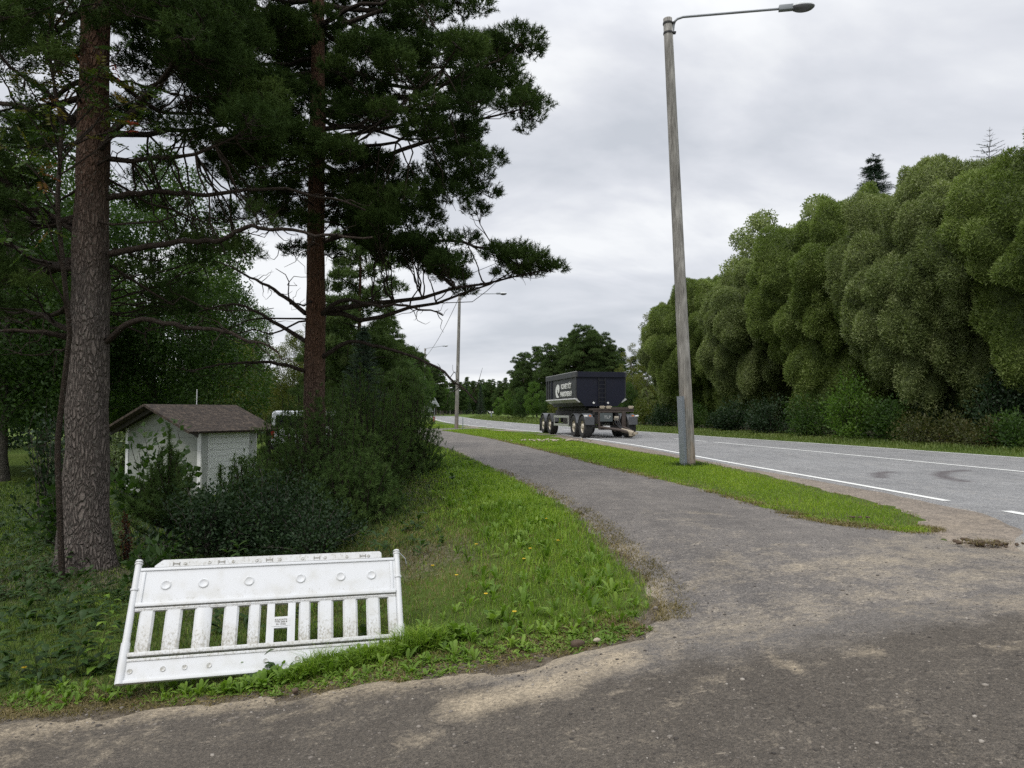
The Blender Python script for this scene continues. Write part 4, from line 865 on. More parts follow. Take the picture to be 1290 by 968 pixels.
def wood_band(name, pts, hgt, thick, n, leaf, mat, r, label):
    pts = poly_resample(pts, 1.0); k = r.integers(0, len(pts), n); c = pts[k] + r.normal(size=(n, 2)) * thick * 0.4
    top = hgt * (0.72 + 0.75 * (vnoise(c[:, 0] * 0.8, c[:, 1] * 0.8 + 7, hgt * 0.35) - 0.3)); z = H(c[:, 0], c[:, 1]) + top * r.random(n) ** 0.85
    V, Fq = leaf_quads(np.c_[c, z], rnd_dirs(n, r), leaf * (0.6 + 0.8 * r.random(n)), leaf * 0.7, r)
    t = np.clip(vnoise(c[:, 0], c[:, 1] + z * 2, leaf * 6) * 0.6 + 0.4 * r.random(n), 0, 1)
    return tag(put(name, mesh_np(name, V, Fq, mat, {'rnd': np.repeat(t, 4)})), label, 'wood', kind='stuff')
rW = np.random.default_rng(77)
wood_band('distant_wood', [(-260, 330), (-150, 400), (-60, 430), (20, 440), (110, 420), (260, 380)], 17, 14, 60000, 1.6, m_needle_far, rW, 'distant wood closing the horizon beyond the road bend')
wood_band('wood_undergrowth', [(8, 106), (14, 100), (26, 95), (40, 86), (52, 70)], 4, 5, 50000, 0.32, m_leaf, rW, 'undergrowth at the foot of the wood behind the trailer')
wood_band('thicket', [(20, 78), (26, 56), (30, 40), (33, 28), (36, 16)], 6, 3, 70000, 0.26, m_leaf_dark, rW, 'dark thicket behind the willow row')
wood_band('garden_thicket', [(-24, 18), (-26, 30), (-24, 48), (-18, 62), (-15, 72), (-19, 92), (-30, 120), (-44, 160)], 4.5, 3, 70000, 0.24, m_leaf_dark, rW, 'undergrowth closing the view behind the lawn and the shed')

# ------------------------------------------------------------------ trees and bushes on the left property
def fitplace(ar, px, top, Y, h0, label, rz=0, group=None, sxy=None, cat='tree'):
    p_ = at(px, top, Y); z0 = float(H(p_[0], Y)); s = (p_[2] - z0) / h0
    return place(ar, p_[0], Y, sxy or s, rz, label, cat, group, sz=s)
fitplace(leafA, 200, 188, 24, 12.2, 'leafy tree with green crown right of the thick pine trunk, above the shed', 1, G3, sxy=0.85)
fitplace(leafA, 20, 130, 20, 12.2, 'dark leafy tree at the left edge behind the thick pine', 3, G3, sxy=0.95)
fitplace(leafC, 300, 425, 34, 12.2, 'yellowish leafy tree above the shed roof', 2, G3)
fitplace(leafC, 372, 415, 38, 12.2, 'yellowish leafy tree seen left of the second pine trunk', 5, G3)
fitplace(leafA, 60, 250, 30, 12.2, 'dark leafy tree behind the thick pine trunk, further back', 0, G3)
fitplace(leafA, 130, 330, 40, 12.2, 'green leafy tree far behind the thick pine trunk', 4, G3)
fitplace(leafB, 175, 400, 27, 12.2, 'bright green small maple between the thick pine trunk and the shed', 4, G3)
fitplace(leafA, 262, 318, 44, 12.2, 'mid green leafy tree far behind the shed, rising between the two big pines', 1.5, G3)
fitplace(leafC, 325, 425, 50, 12.2, 'pale leafy tree far behind the white vehicle', 3.5, G3)
fitplace(leafA, 410, 400, 46, 12.2, 'leafy tree behind the reddish pine trunk', 2.5, G3)
fitplace(leafA, -60, 160, 22, 12.2, 'dark leafy tree at the far left, partly outside the photo', 2.2, G3)
fitplace(pA, 455, 262, 23, 12.8, 'slim pine with layered branches right of the reddish pine trunk', 1, G3, sxy=0.62)
fitplace(pB, 490, 395, 34, 12.8, 'small pine behind the slim layered pine', 2, G3)
fitplace(pC, 425, 380, 30, 12.8, 'pine partly hidden behind the reddish trunk', 2, G3)
fitplace(sprA, 458, 410, 19, 15.9, 'narrow dark spruce column above the low pine bushes', 0, G3, sxy=0.38)
fitplace(leafA, 515, 450, 60, 12.2, 'leafy tree behind the low pine bushes near the lamp poles', 2, G3)
fitplace(pA, 530, 447, 74, 12.8, 'small dark pine left of the third lamp pole', 4, G3)

def shrub(name, px, py, Y, rx, rz_, n, mat, r, leaf=0.06, wf=0.55, label='', stems=12, up=0.4, group=None):
    """leafy shrub: stems fan out of the base, leaves along and around their ends"""
    p_ = at(px, py, Y); zc = float(H(p_[0], Y)); root = empty(name, (p_[0], Y, zc - 0.02))
    lst, ps, ds, ts = [], [], [], []
    for k in range(stems):
        a_ = r.random() * 6.28; q = math.sqrt(r.random()) * rx; e_ = np.array([math.cos(a_) * q, math.sin(a_) * q, rz_ * math.sqrt(max(0.05, 1 - (q / rx) ** 2)) * r.uniform(0.8, 1.12)])
        pts = curve_pts((math.cos(a_) * q * 0.15, math.sin(a_) * q * 0.15, 0), e_, -0.06, 0.2, 9, r); lst.append((pts, np.linspace(0.014, 0.003, 9)))
        m_ = n // stems; t_ = r.uniform(0.12, 1.0, m_) ** 0.8; c = np.stack([np.interp(t_, np.linspace(0, 1, 9), pts[:, i_]) for i_ in range(3)], 1)
        d = rnd_dirs(m_, r); c = c + d * (rx * 0.27) * r.random((m_, 1)) ** 0.6; c[:, 2] = np.maximum(c[:, 2], 0.02)
        ps.append(c); ds.append(unit(d + np.array([0, 0, up]))); ts.append(np.clip(r.normal(0.5, 0.15) + r.normal(size=m_) * 0.17, 0, 1))
    V, Fc = tubes(lst, 5); put('stems', mesh_np('stems', V, Fc, m_greybark, smooth=True), root)
    ps = np.concatenate(ps); V, Fq = leaf_quads(ps, np.concatenate(ds), leaf * (0.7 + 0.6 * r.random(len(ps))), leaf * wf, r)
    put('foliage', mesh_np('foliage', V, Fq, mat, {'rnd': np.repeat(np.concatenate(ts), 4)}), root)
    return tag(root, label, 'shrub', group)
def pine_bush(px, py, Y, rx, rz_, stems, r, label, nn=16, per=26, name='pine_bush', L=0.06, cat='shrub', sapling=False):
    p_ = at(px, py, Y); zc = float(H(p_[0], Y)); root = empty(name, (p_[0], Y, zc - 0.02))
    lst, ps, ds, ts = [], [], [], []
    for k in range(stems):
        a_ = r.random() * 6.28; q = math.sqrt(r.random()) * rx
        if sapling: q *= 0.9
        e_ = np.array([math.cos(a_) * q, math.sin(a_) * q, rz_ * (math.sqrt(max(0.02, 1 - (q / rx) ** 2)) if not sapling else (1 - q / rx * 0.75)) * r.uniform(0.8, 1.1)])
        st = (math.cos(a_) * q * 0.25, math.sin(a_) * q * 0.25, 0) if not sapling else (0, 0, e_[2] * r.uniform(0.3, 0.7))
        pts = curve_pts(st, e_, 0.12, 0.1, 9, r); lst.append((pts, np.linspace(0.013, 0.004, 9)))
        t_ = np.linspace(0.3, 1.0, per); c = np.stack([np.interp(t_, np.linspace(0, 1, 9), pts[:, i_]) for i_ in range(3)], 1)
        d = unit(pts[-1] - pts[4] + np.array([0, 0, 0.4])); jit = r.normal(size=(per, 3)) * rx * (0.17 if not sapling else 0.03); jit[-4:] *= 0.2
        ps.append(c + jit); ds.append(unit(d + r.normal(size=(per, 3)) * 0.3)); ts.append(np.clip(r.normal(0.5, 0.13) + r.normal(size=per) * 0.1, 0, 0.93))
    if sapling:
        lst.append((np.array([[0, 0, 0], [0.02, 0, rz_ * 0.5], [0, 0.01, rz_]]), np.array([0.03, 0.02, 0.006])))
        c = np.c_[np.zeros(20), np.zeros(20), np.linspace(rz_ * 0.6, rz_ * 1.03, 20)]; ps.append(c); ds.append(np.tile([0, 0, 1.0], (20, 1))); ts.append(np.full(20, 0.6))
    V, Fc = tubes(lst, 5); put('stems', mesh_np('stems', V, Fc, m_limb, smooth=True), root)
    V, Fq, t = tufts(np.concatenate(ps), np.concatenate(ds), nn, 0.06, L, 0.010, r, np.concatenate(ts), spread=0.75)
    put('foliage', mesh_np('foliage', V, Fq, m_bush, {'rnd': t}), root)
    return tag(root, label, cat)
rS = np.random.default_rng(81)
pine_bush(512, 600, 15.8, 0.8, 2.2, 125, rS, 'dense upright pine bush beside the footpath, rightmost of the bushes', nn=18, per=22)
pine_bush(468, 600, 14.2, 1.0, 2.6, 130, rS, 'tall dark pine bush in the middle of the bush group under the slim spruce', nn=18, per=22)
pine_bush(415, 620, 12.0, 1.05, 2.15, 135, rS, 'spreading pine bush at the foot of the reddish pine trunk', nn=18, per=22)
pine_bush(372, 600, 13.3, 0.85, 2.2, 110, rS, 'pine bush right of the shed porch post', nn=18, per=22)
pine_bush(445, 640, 10.8, 0.8, 1.15, 130, rS, 'low pine bush at the front of the bushes, behind the barrier right end', nn=18, per=20)
pine_bush(318, 620, 10.6, 0.62, 1.25, 90, rS, 'feathery low pine bush in front of the right corner of the shed', nn=18, per=20)
pine_bush(212, 620, 10.2, 0.68, 1.65, 52, rS, 'young open pine sapling in front of the shaded gable of the shed', nn=26, per=16, name='pine_sapling', cat='sapling', sapling=True, L=0.075)
pine_bush(277, 620, 10.4, 0.34, 1.12, 12, rS, 'small young pine in front of the white side wall of the shed', nn=26, per=16, name='pine_sapling', cat='sapling', sapling=True, L=0.07)
shrub('leafy_shrub', 262, 650, 9.6, 0.9, 0.98, 5200, m_leaf_dark, rS, 0.055, label='dark leafy shrub in front of the shed, behind the left half of the barrier', stems=34)
shrub('leafy_shrub', 345, 650, 9.9, 0.95, 1.08, 5800, m_leaf_dark, rS, 0.05, label='dark leafy shrub behind the middle of the barrier', stems=36)
shrub('leafy_shrub', 395, 660, 9.3, 0.7, 0.72, 3600, m_leaf_dark, rS, 0.045, label='low dark shrub behind the right half of the barrier', stems=28)
shrub('leafy_shrub', 62, 600, 12.5, 0.5, 2.2, 800, m_leaf_dark, rS, 0.10, label='tall dark leafy shrub left of the thick pine trunk', stems=26)
shrub('leafy_shrub', 80, 640, 10.6, 0.45, 0.95, 420, m_weed_dark, rS, 0.13, label='sparse big-leaved shrub touching the left side of the thick pine trunk', stems=14, wf=0.45)
shrub('variegated_shrub', 148, 590, 19, 0.5, 1.5, 1500, m_leaf_pale, rS, 0.09, label='pale variegated shrub between the thick pine trunk and the shed', stems=16)
shrub('variegated_shrub', 82, 590, 18, 0.55, 1.2, 1300, m_leaf_pale, rS, 0.09, label='pale variegated shrub seen left of the thick pine trunk', stems=16)
shrub('maple_sapling', 192, 620, 13.4, 0.75, 2.0, 520, m_leaf, rS, 0.14, label='leafy maple sapling hanging over the shaded gable of the shed', stems=18, wf=0.9)
shrub('leafy_shrub', 205, 690, 7.9, 0.42, 0.62, 300, m_weed_dark, rS, 0.12, label='big-leaved plant between the thick pine and the barrier top', stems=12, wf=0.4)
shrub('sorrel_plant', 160, 660, 9.4, 0.09, 0.78, 500, m_redbrown, rS, 0.03, label='dead red-brown sorrel stalks right of the thick pine trunk', stems=5)

# verge shrubs across the road below the willows
VG = 'undergrowth below the willow row'
for k, (px, Y, rx, hz, mt, lb, lf) in enumerate([
    (1075, 31.0, 1.3, 2.9, m_leaf_bright, 'bright green bush under the willows, left of the brownish bramble', 0.13), (1175, 27.0, 1.6, 1.25, m_bramble, 'low brownish bramble under the willows', 0.10),
    (1235, 25.0, 1.3, 1.1, m_bramble, 'low brown-green bramble right of the bigger brownish one', 0.10), (1290, 23.5, 1.1, 1.4, m_leaf, 'green bush at the right edge below the tallest willow', 0.11),
    (1020, 34.0, 1.3, 2.2, m_leaf, 'dark green bush below the dark hollow of the willows', 0.12), (970, 38.0, 1.3, 2.1, m_leaf_dark, 'dark bush just right of the near lamp pole under the willows', 0.12),
    (1120, 29.5, 1.2, 1.9, m_leaf, 'green bush between the bright bush and the brownish bramble', 0.12), (920, 43.0, 1.4, 1.9, m_leaf_dark, 'dark bush behind the near lamp pole', 0.13),
    (872, 50.0, 1.4, 1.7, m_leaf, 'bush left of the near lamp pole under the willows', 0.13), (838, 57.0, 1.5, 1.6, m_leaf_dark, 'small dark bush at the left foot of the willow row', 0.14),
    (1270, 26.5, 1.5, 3.3, m_leaf_dark, 'tall dark bush under the tallest willow', 0.13), (1200, 30.5, 1.6, 2.6, m_leaf_dark, 'tall dark bush behind the brownish bramble', 0.13),
    (812, 66.0, 1.8, 2.6, m_leaf_yellow, 'yellow-green bush right of the trailer', 0.15), (790, 74.0, 2.2, 2.2, m_leaf_bright, 'green bush behind the front of the trailer', 0.16)]):
    shrub('roadside_bush', px, 560, Y, rx, hz, 3400, mt, rS, lf, label=lb, stems=26, group=VG)
# lone weeping limbs in the willow hollow
# rowan by the left edge
rR = np.random.default_rng(91)
p_ = at(80, 690, 8.3); root = empty('rowan_tree', (p_[0], 8.3, float(H(p_[0], 8.3))))
rowan_base = np.array(root.location); lst, ps, ds, ts = [], [], [], []
tr1 = np.array([at(82, 690, 8.3), at(72, 560, 8.2), at(88, 420, 8.0), at(72, 260, 7.6), at(78, 160, 7.6), at(60, 60, 7.6), at(70, -40, 7.6)]) - rowan_base; tr1[0] = (0, 0, -0.05)
tr2 = np.array([at(78, 330, 7.6), at(110, 420, 7.5), at(140, 380, 7.3), at(150, 250, 7.2), at(175, 160, 7.0), at(215, 95, 6.8)]) - rowan_base
q1 = poly_resample(tr1, 0.15) if tr1.shape[1] == 2 else np.stack([np.interp(np.linspace(0, 6, 40), np.arange(7), tr1[:, i_]) for i_ in range(3)], 1)
lst.append((q1, np.linspace(0.035, 0.012, 40)))
put('trunk', mesh_np('trunk', *tube_arr(q1, np.linspace(0.035, 0.012, 40), 8), m_limb, smooth=True), root)
for (px, py, k) in [(20, 90, 9), (60, 60, 9), (95, 95, 8), (130, 80, 7), (165, 110, 7), (185, 130, 6), (30, 140, 7), (70, 130, 6), (0, 180, 6), (40, 190, 5), (190, 155, 5), (150, 60, 5), (210, 100, 4), (90, 30, 6), (30, 240, 4), (10, 300, 4)]:
    c = at(px, py, rR.uniform(6.9, 8.0)) - rowan_base; k0 = np.argmin(np.linalg.norm(q1 - c, axis=1) + 0.4); k0 = max(5, k0 - 4)
    br = curve_pts(q1[k0], c, -0.08, 0.2, 7, rR); lst.append((br, np.linspace(0.011, 0.004, 7)))
    for _ in range(k * 2):       # pinnate leaves
        s = br[rR.integers(3, 7)]; d = unit(rnd_dirs(1, rR)[0] * np.array([1, 1, .5]) + np.array([0, 0, -0.15])); side = unit(np.cross(d, [0, 0, 1.0]))
        tone = rR.random() ** 0.8 if c[2] > 4 else rR.random() * 0.6
        for m_ in range(6):
            for sg in (-1, 1):
                ps.append(s + d * (0.04 + 0.026 * m_)); ds.append(unit(side * sg + d * 0.45 + rR.normal(size=3) * 0.12)); ts.append(tone)
        ps.append(s + d * 0.2); ds.append(d); ts.append(tone)
V, Fc = tubes(lst[1:], 5); put('branches', mesh_np('branches', V, Fc, m_limb, smooth=True), root)
V, Fq = leaf_quads(np.array(ps), np.array(ds), 0.06, 0.022, rR); put('crown', mesh_np('crown', V, Fq, m_rowan, {'rnd': np.repeat(np.array(ts), 4)}), root)
tag(root, 'thin crooked rowan with some red leaves in front of the thick pine, top left', 'tree')

# ------------------------------------------------------------------ grass and weeds (stuff)
def soft(v, a, b): return np.clip((v - a) / (b - a), 0, 1)
def grass_obj(name, poly, n, dens_f, hf, wf, mat, r, lean=0.6, tone=None, label=None, cat='grass'):
    x, y, sd = scatter(poly, dens_f, n, r); z = gz(x, y) - 0.01
    V, Fa, t = blades(x, y, z, hf(x, y, sd) * (0.6 + 0.8 * r.random(len(x))), wf(y), r, lean, None if tone is None else tone(x, y, sd))
    o = put(name, mesh_np(name, V, Fa, mat, {'rnd': t})); return tag(o, label, cat, kind='stuff')
rG = np.random.default_rng(101)
lawn_poly = LE + PL[::-1][1:] + [(-4.4, 33), (-6, 43), (-12, 43), (-14, 20), (-9, 6)]
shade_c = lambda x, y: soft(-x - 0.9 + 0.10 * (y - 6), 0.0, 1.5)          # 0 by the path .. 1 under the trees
edge_near = line_d
def d_path(x, y): return line_d(PL, x, y)
wid = lambda y: np.clip(0.0042 * y / 5.5, 0.0042, 0.03)
near = lambda y: np.clip(1.25 - (y - 5) / 16, 0.12, 1)
dry_mask = lambda x, y: np.clip(np.exp(-(((x + 1.15 + (y - 8) * 0.12) / 1.25) ** 2 + ((y - 8.3) / 2.4) ** 2)) * 1.45 + fbm(x, y, 0.9) * 0.8, 0, 1)
grass_obj('lawn_grass', lawn_poly, 1500000, lambda x, y, sd: near(y) * (1 - 0.8 * shade_c(x, y)) * (1 - 0.9 * dry_mask(x, y)) * soft(sd + fbm(x, y, 0.4) * 0.3, -0.05, 0.25),
          lambda x, y, sd: 0.06 + 0.07 * np.exp(-((d_path(x, y) - 0.8) / 0.7) ** 2) * soft(y, 5, 9) + 0.06 * fbm(x, y, 0.6), wid, m_grass_lush, rG,
          label='bright green grass on the lawn between the bushes and the footpath')
grass_obj('dry_grass', lawn_poly, 900000, lambda x, y, sd: near(y) * (0.16 + 0.75 * dry_mask(x, y) + 0.5 * np.exp(-sd / 0.3) + 0.5 * np.clip(fbm(x + 9, y, 0.8) * 2, 0, 1)) * soft(sd + fbm(x, y, 0.3) * 0.25, -0.02, 0.2) * soft(x, -4.5, -3) * 0.8,
          lambda x, y, sd: 0.055 + 0.03 * fbm(x, y, 0.7), wid, m_grass_dry, rG, lean=0.9, label='dry brownish grass behind the right end of the barrier and along the lawn edge')
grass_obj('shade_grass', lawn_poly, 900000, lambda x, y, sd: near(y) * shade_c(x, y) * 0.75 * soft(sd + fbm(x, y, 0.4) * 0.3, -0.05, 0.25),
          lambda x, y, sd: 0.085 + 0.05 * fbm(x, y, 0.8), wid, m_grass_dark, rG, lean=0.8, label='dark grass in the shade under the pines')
grass_obj('mown_grass', strip_poly, 560000, lambda x, y, sd: np.clip(1.4 - y / 30, 0.35, 1) * soft(sd + fbm(x, y, 0.5) * 0.5 + fbm(x, y, 0.15) * .3, -0.05, 0.45),
          lambda x, y, sd: 0.042 + 0.02 * fbm(x, y, 1.0) + 0.02 * soft(sd, 0, 0.6), lambda y: np.clip(0.0055 * y / 8, 0.0055, 0.03), m_grass_strip, rG, lean=0.7, label='short mown grass strip between the footpath and the main road')
grass_obj('strip_dry_grass', strip_poly, 200000, lambda x, y, sd: 0.8 * np.exp(-np.clip(sd, 0, 9) / 0.35) * np.clip(1.3 - y / 30, 0.2, 1) + 0.06 + 0.5 * np.exp(-((x - 3.9) ** 2 + (y - 8.0) ** 2) / 1.0),
          lambda x, y, sd: 0.04 + 0 * x, lambda y: np.clip(0.006 * y / 8, 0.006, 0.03), m_grass_dry, rG, lean=0.9, label='dry grass fringe along the edge of the mown strip')
grass_obj('far_strip_grass', strip2_poly, 60000, lambda x, y, sd: np.full(x.shape, 0.9), lambda x, y, sd: 0.08 + 0 * x, lambda y: 0.0007 * y, m_grass_strip, rG, label='mown grass beside the road beyond the second lamp pole')
# verge across the road
RRn = np.array(RR)[8:20]; vpoly = [tuple(p + np.array([0.15, 0])) for p in np.array(RR)[3:20]] + [(-4, 160), (0, 122), (6.5, 84), (9.5, 68), (14, 55), (16.8, 40), (17.2, 30), (18.5, 20), (19, 8)]
grass_obj('verge_grass', vpoly, 520000, lambda x, y, sd: np.clip(1.5 - y / 70, 0.4, 1) * soft(sd, -0.05, 0.1), lambda x, y, sd: 0.10 + 0.10 * soft(sd, 0.3, 2.2) + 0.45 * soft(y, 58, 70) * soft(sd, 0.8, 2.5), lambda y: np.clip(0.0009 * y, 0.012, 0.12), m_grass_far, rG, lean=0.5, label='uncut verge grass across the main road in front of the willows and the wood')

def weeds(name, x, y, r, nleaf, L, W, mat, label, up=0.8, hz=0.0, stem=0.0):
    """broad leaved ground weeds: rosettes of folded blades"""
    n = len(x); xs_ = np.repeat(x, nleaf); ys_ = np.repeat(y, nleaf); m = len(xs_)
    a = r.random(m) * 2 * np.pi; el = np.clip(r.normal(up, 0.3, m), 0.05, 1.4); sc_ = np.repeat(0.6 + 0.8 * r.random(n), nleaf) * (0.7 + 0.5 * r.random(m))
    z = gz(xs_, ys_) + np.repeat(stem * r.random(n), nleaf) * r.random(m)
    d = np.stack([np.cos(a) * np.cos(el), np.sin(a) * np.cos(el), np.sin(el)], 1); s = np.stack([-np.sin(a), np.cos(a), 0 * a], 1); nn_ = np.cross(s, d)
    p0 = np.stack([xs_, ys_, z], 1); Ls_ = (L * sc_)[:, None]; Ws_ = (W * sc_)[:, None]
    rows = [(0.0, 0.12, 0), (0.35, 0.8, 0.05), (0.68, 1.0, 0.0), (0.9, 0.5, -0.14)]
    V = np.empty((m, 13, 3)); q = 0
    for (f, w, b_) in rows:
        c = p0 + d * Ls_ * f + np.array([0, 0, 1.0]) * Ls_ * b_
        V[:, q] = c - s * Ws_ * w / 2 + nn_ * Ws_ * 0.12 * w; V[:, q + 1] = c - nn_ * Ws_ * 0.05; V[:, q + 2] = c + s * Ws_ * w / 2 + nn_ * Ws_ * 0.12 * w; q += 3
    V[:, 12] = p0 + d * Ls_ * 1.0 - np.array([0, 0, 1.0]) * Ls_ * 0.22
    b0 = np.arange(m)[:, None] * 13; F4 = [np.concatenate([b0 + 3 * k + i_, b0 + 3 * k + i_ + 1, b0 + 3 * k + i_ + 4, b0 + 3 * k + i_ + 3], 1) for k in range(3) for i_ in (0, 1)]
    F3 = [np.concatenate([b0 + 9 + i_, b0 + 10 + i_, b0 + 12], 1) for i_ in (0, 1)]
    t = np.clip(np.repeat(r.random(n), nleaf) * 0.6 + 0.4 * r.random(m), 0, 1)
    o = put(name, mesh_np(name, V.reshape(-1, 3), [np.concatenate(F4), np.concatenate(F3)], mat, {'rnd': np.repeat(t, 13)}, smooth=True))
    return tag(o, label, 'weeds', kind='stuff')
x, y, sd = scatter(lawn_poly, lambda x, y, sd: (0.25 + 0.9 * np.exp(-((d_path(x, y) - 0.8) / 0.7) ** 2)) * (1 - shade_c(x, y)) * (1 - .9 * dry_mask(x, y)) * soft(sd, 0.1, 0.5) * np.clip(1.3 - y / 25, 0.1, 1), 26000, rG)
weeds('broadleaf_weeds', x, y, rG, 6, 0.13, 0.026, m_weed, 'broad-leaved bright weeds growing in the lawn along the footpath', up=1.05)
fr = np.array(LE[1:]); 
x, y, sd = scatter(lawn_poly, lambda x, y, sd: np.exp(-((line_d(LE, x, y) - 0.22) / 0.2) ** 2) * soft(x, -4.5, -4) * (0.6 + 0.8 * vnoise(x, y, 0.35)), 60000, rG)
weeds('edge_weeds', x, y, rG, 7, 0.085, 0.020, m_weed, 'low weeds growing along the edge of the lawn in front of the barrier', up=0.9)
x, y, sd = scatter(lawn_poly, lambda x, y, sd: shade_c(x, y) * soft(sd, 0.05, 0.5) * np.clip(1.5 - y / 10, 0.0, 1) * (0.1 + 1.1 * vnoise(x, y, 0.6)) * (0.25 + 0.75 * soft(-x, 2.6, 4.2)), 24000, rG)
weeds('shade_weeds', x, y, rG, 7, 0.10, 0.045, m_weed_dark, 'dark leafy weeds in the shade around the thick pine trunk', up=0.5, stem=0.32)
bfx = rG.uniform(-2.6, -0.4, 15000); dd_ = rG.random(15000); bfy = 4.95 + (bfx + 2.72) * 0.286 - 0.03 - dd_ * 0.22; kf = (vnoise(bfx, bfy, 0.22) * (0.25 + 0.75 * soft(bfx, -2.6, -0.6)) > 0.16 + 0.3 * rG.random(15000)) & (inside_sd(lawn_poly, bfx, bfy) > -0.02)
bfx, bfy = bfx[kf], bfy[kf]; V, Fa, t_ = blades(bfx, bfy, gz(bfx, bfy) - 0.01, (0.05 + 0.10 * soft(bfx, -2.3, -0.9)) * (0.25 + 1.3 * rG.random(len(bfx)) ** 1.5) * (0.5 + vnoise(bfx, bfy, 0.12)), 0.005, rG, 0.9)
tag(put('barrier_grass', mesh_np('barrier_grass', V, Fa, m_grass_lush, {'rnd': t_})), 'grass growing up in front of the barrier foot', 'grass', kind='stuff')
bfx = rG.uniform(-2.3, -0.3, 420); bfy = 4.95 + (bfx + 2.72) * 0.286 - 0.05 - rG.random(420) * 0.18; kf = rG.random(420) < 0.15 + 0.85 * soft(bfx, -2.2, -0.8); weeds('barrier_weeds', bfx[kf], bfy[kf], rG, 7, 0.10, 0.024, m_weed, 'leafy weeds hiding the lower edge of the barrier', up=0.95)
# low fringe of leaves and dry straw on soil
def along(pts, n, r, lo, hi):
    q = poly_resample(pts, 0.04); k = r.integers(0, len(q) - 1, n); c = q[k] + (q[k + 1] - q[k]) * r.random((n, 1)); T = unit(q[k + 1] - q[k]); o = r.uniform(lo, hi, n) + r.normal(size=n) * 0.04
    return c[:, 0] - T[:, 1] * o, c[:, 1] + T[:, 0] * o
x, y = along(LE, 26000, rG, -0.16, 0.30); k_ = (vnoise(x, y, 0.25) > rG.random(len(x)) * 0.9) & (x > -4.6); x, y = x[k_], y[k_]
V, Fa, t_ = blades(x, y, gz(x, y), 0.022 * (0.4 + 1.2 * rG.random(len(x))), 0.005, rG, 2.2); tag(put('straw_litter', mesh_np('straw_litter', V, Fa, m_grass_dry, {'rnd': t_})), 'straw and dead grass lying on the soil edge of the lawn', 'dead grass', kind='stuff')
x, y = along(PL[2:], 9000, rG, -0.02, 0.22); k_ = (vnoise(x, y, 0.3) > rG.random(len(x)) * 0.9); x, y = x[k_], y[k_]
V, Fa, t_ = blades(x, y, H(x, y) + 0.004, 0.03 * (0.4 + 1.2 * rG.random(len(x))), np.clip(0.0009 * y, .005, .02), rG, 1.8); tag(put('path_edge_litter', mesh_np('path_edge_litter', V, Fa, m_grass_dry, {'rnd': t_})), 'dead grass along the left edge of the footpath', 'dead grass', kind='stuff')
spn = strip_poly[:8]
x, y = along(spn, 14000, rG, -0.16, 0.16); k_ = vnoise(x, y, 0.22) > 0.25 + rG.random(len(x)) * 0.6; x, y = x[k_], y[k_]
V, Fa, t_ = blades(x, y, H(x, y) + 0.006, 0.035 * (0.4 + 1.2 * rG.random(len(x))), np.clip(0.0009 * y, .006, .02), rG, 1.6); tag(put('strip_edge_litter', mesh_np('strip_edge_litter', V, Fa, m_grass_dry, {'rnd': t_})), 'dead grass along the path side of the mown strip', 'dead grass', kind='stuff')
x, y = along(spn, 5000, rG, -0.14, 0.05); k_ = vnoise(x, y, 0.3) > 0.45; x, y = x[k_], y[k_]
V, Fa, t_ = blades(x, y, H(x, y) + 0.004, 0.04 * (0.4 + 1.2 * rG.random(len(x))), np.clip(0.0008 * y, .006, .02), rG, 1.2); tag(put('strip_edge_grass', mesh_np('strip_edge_grass', V, Fa, m_grass_strip, {'rnd': t_})), 'stray grass tufts creeping from the mown strip onto the footpath', 'grass', kind='stuff')
x, y = along(LE, 2600, rG, -0.10, 0.28); k_ = (vnoise(x, y, 0.3) > 0.35 + 0.4 * rG.random(len(x))) & (x > -4.6)
weeds('soil_edge_weeds', x[k_], y[k_], rG, 5, 0.04, 0.012, m_weed, 'tiny weeds sprouting on the soil edge', up=0.6)
x, y = along(LE, 3500, rG, -0.10, 0.25); k_ = x > -4.6
weeds('fringe_litter', x[k_], y[k_], rG, 2, 0.03, 0.013, m_grass_dry, 'dead brown leaves lying on the soil edge of the lawn', up=0.12)

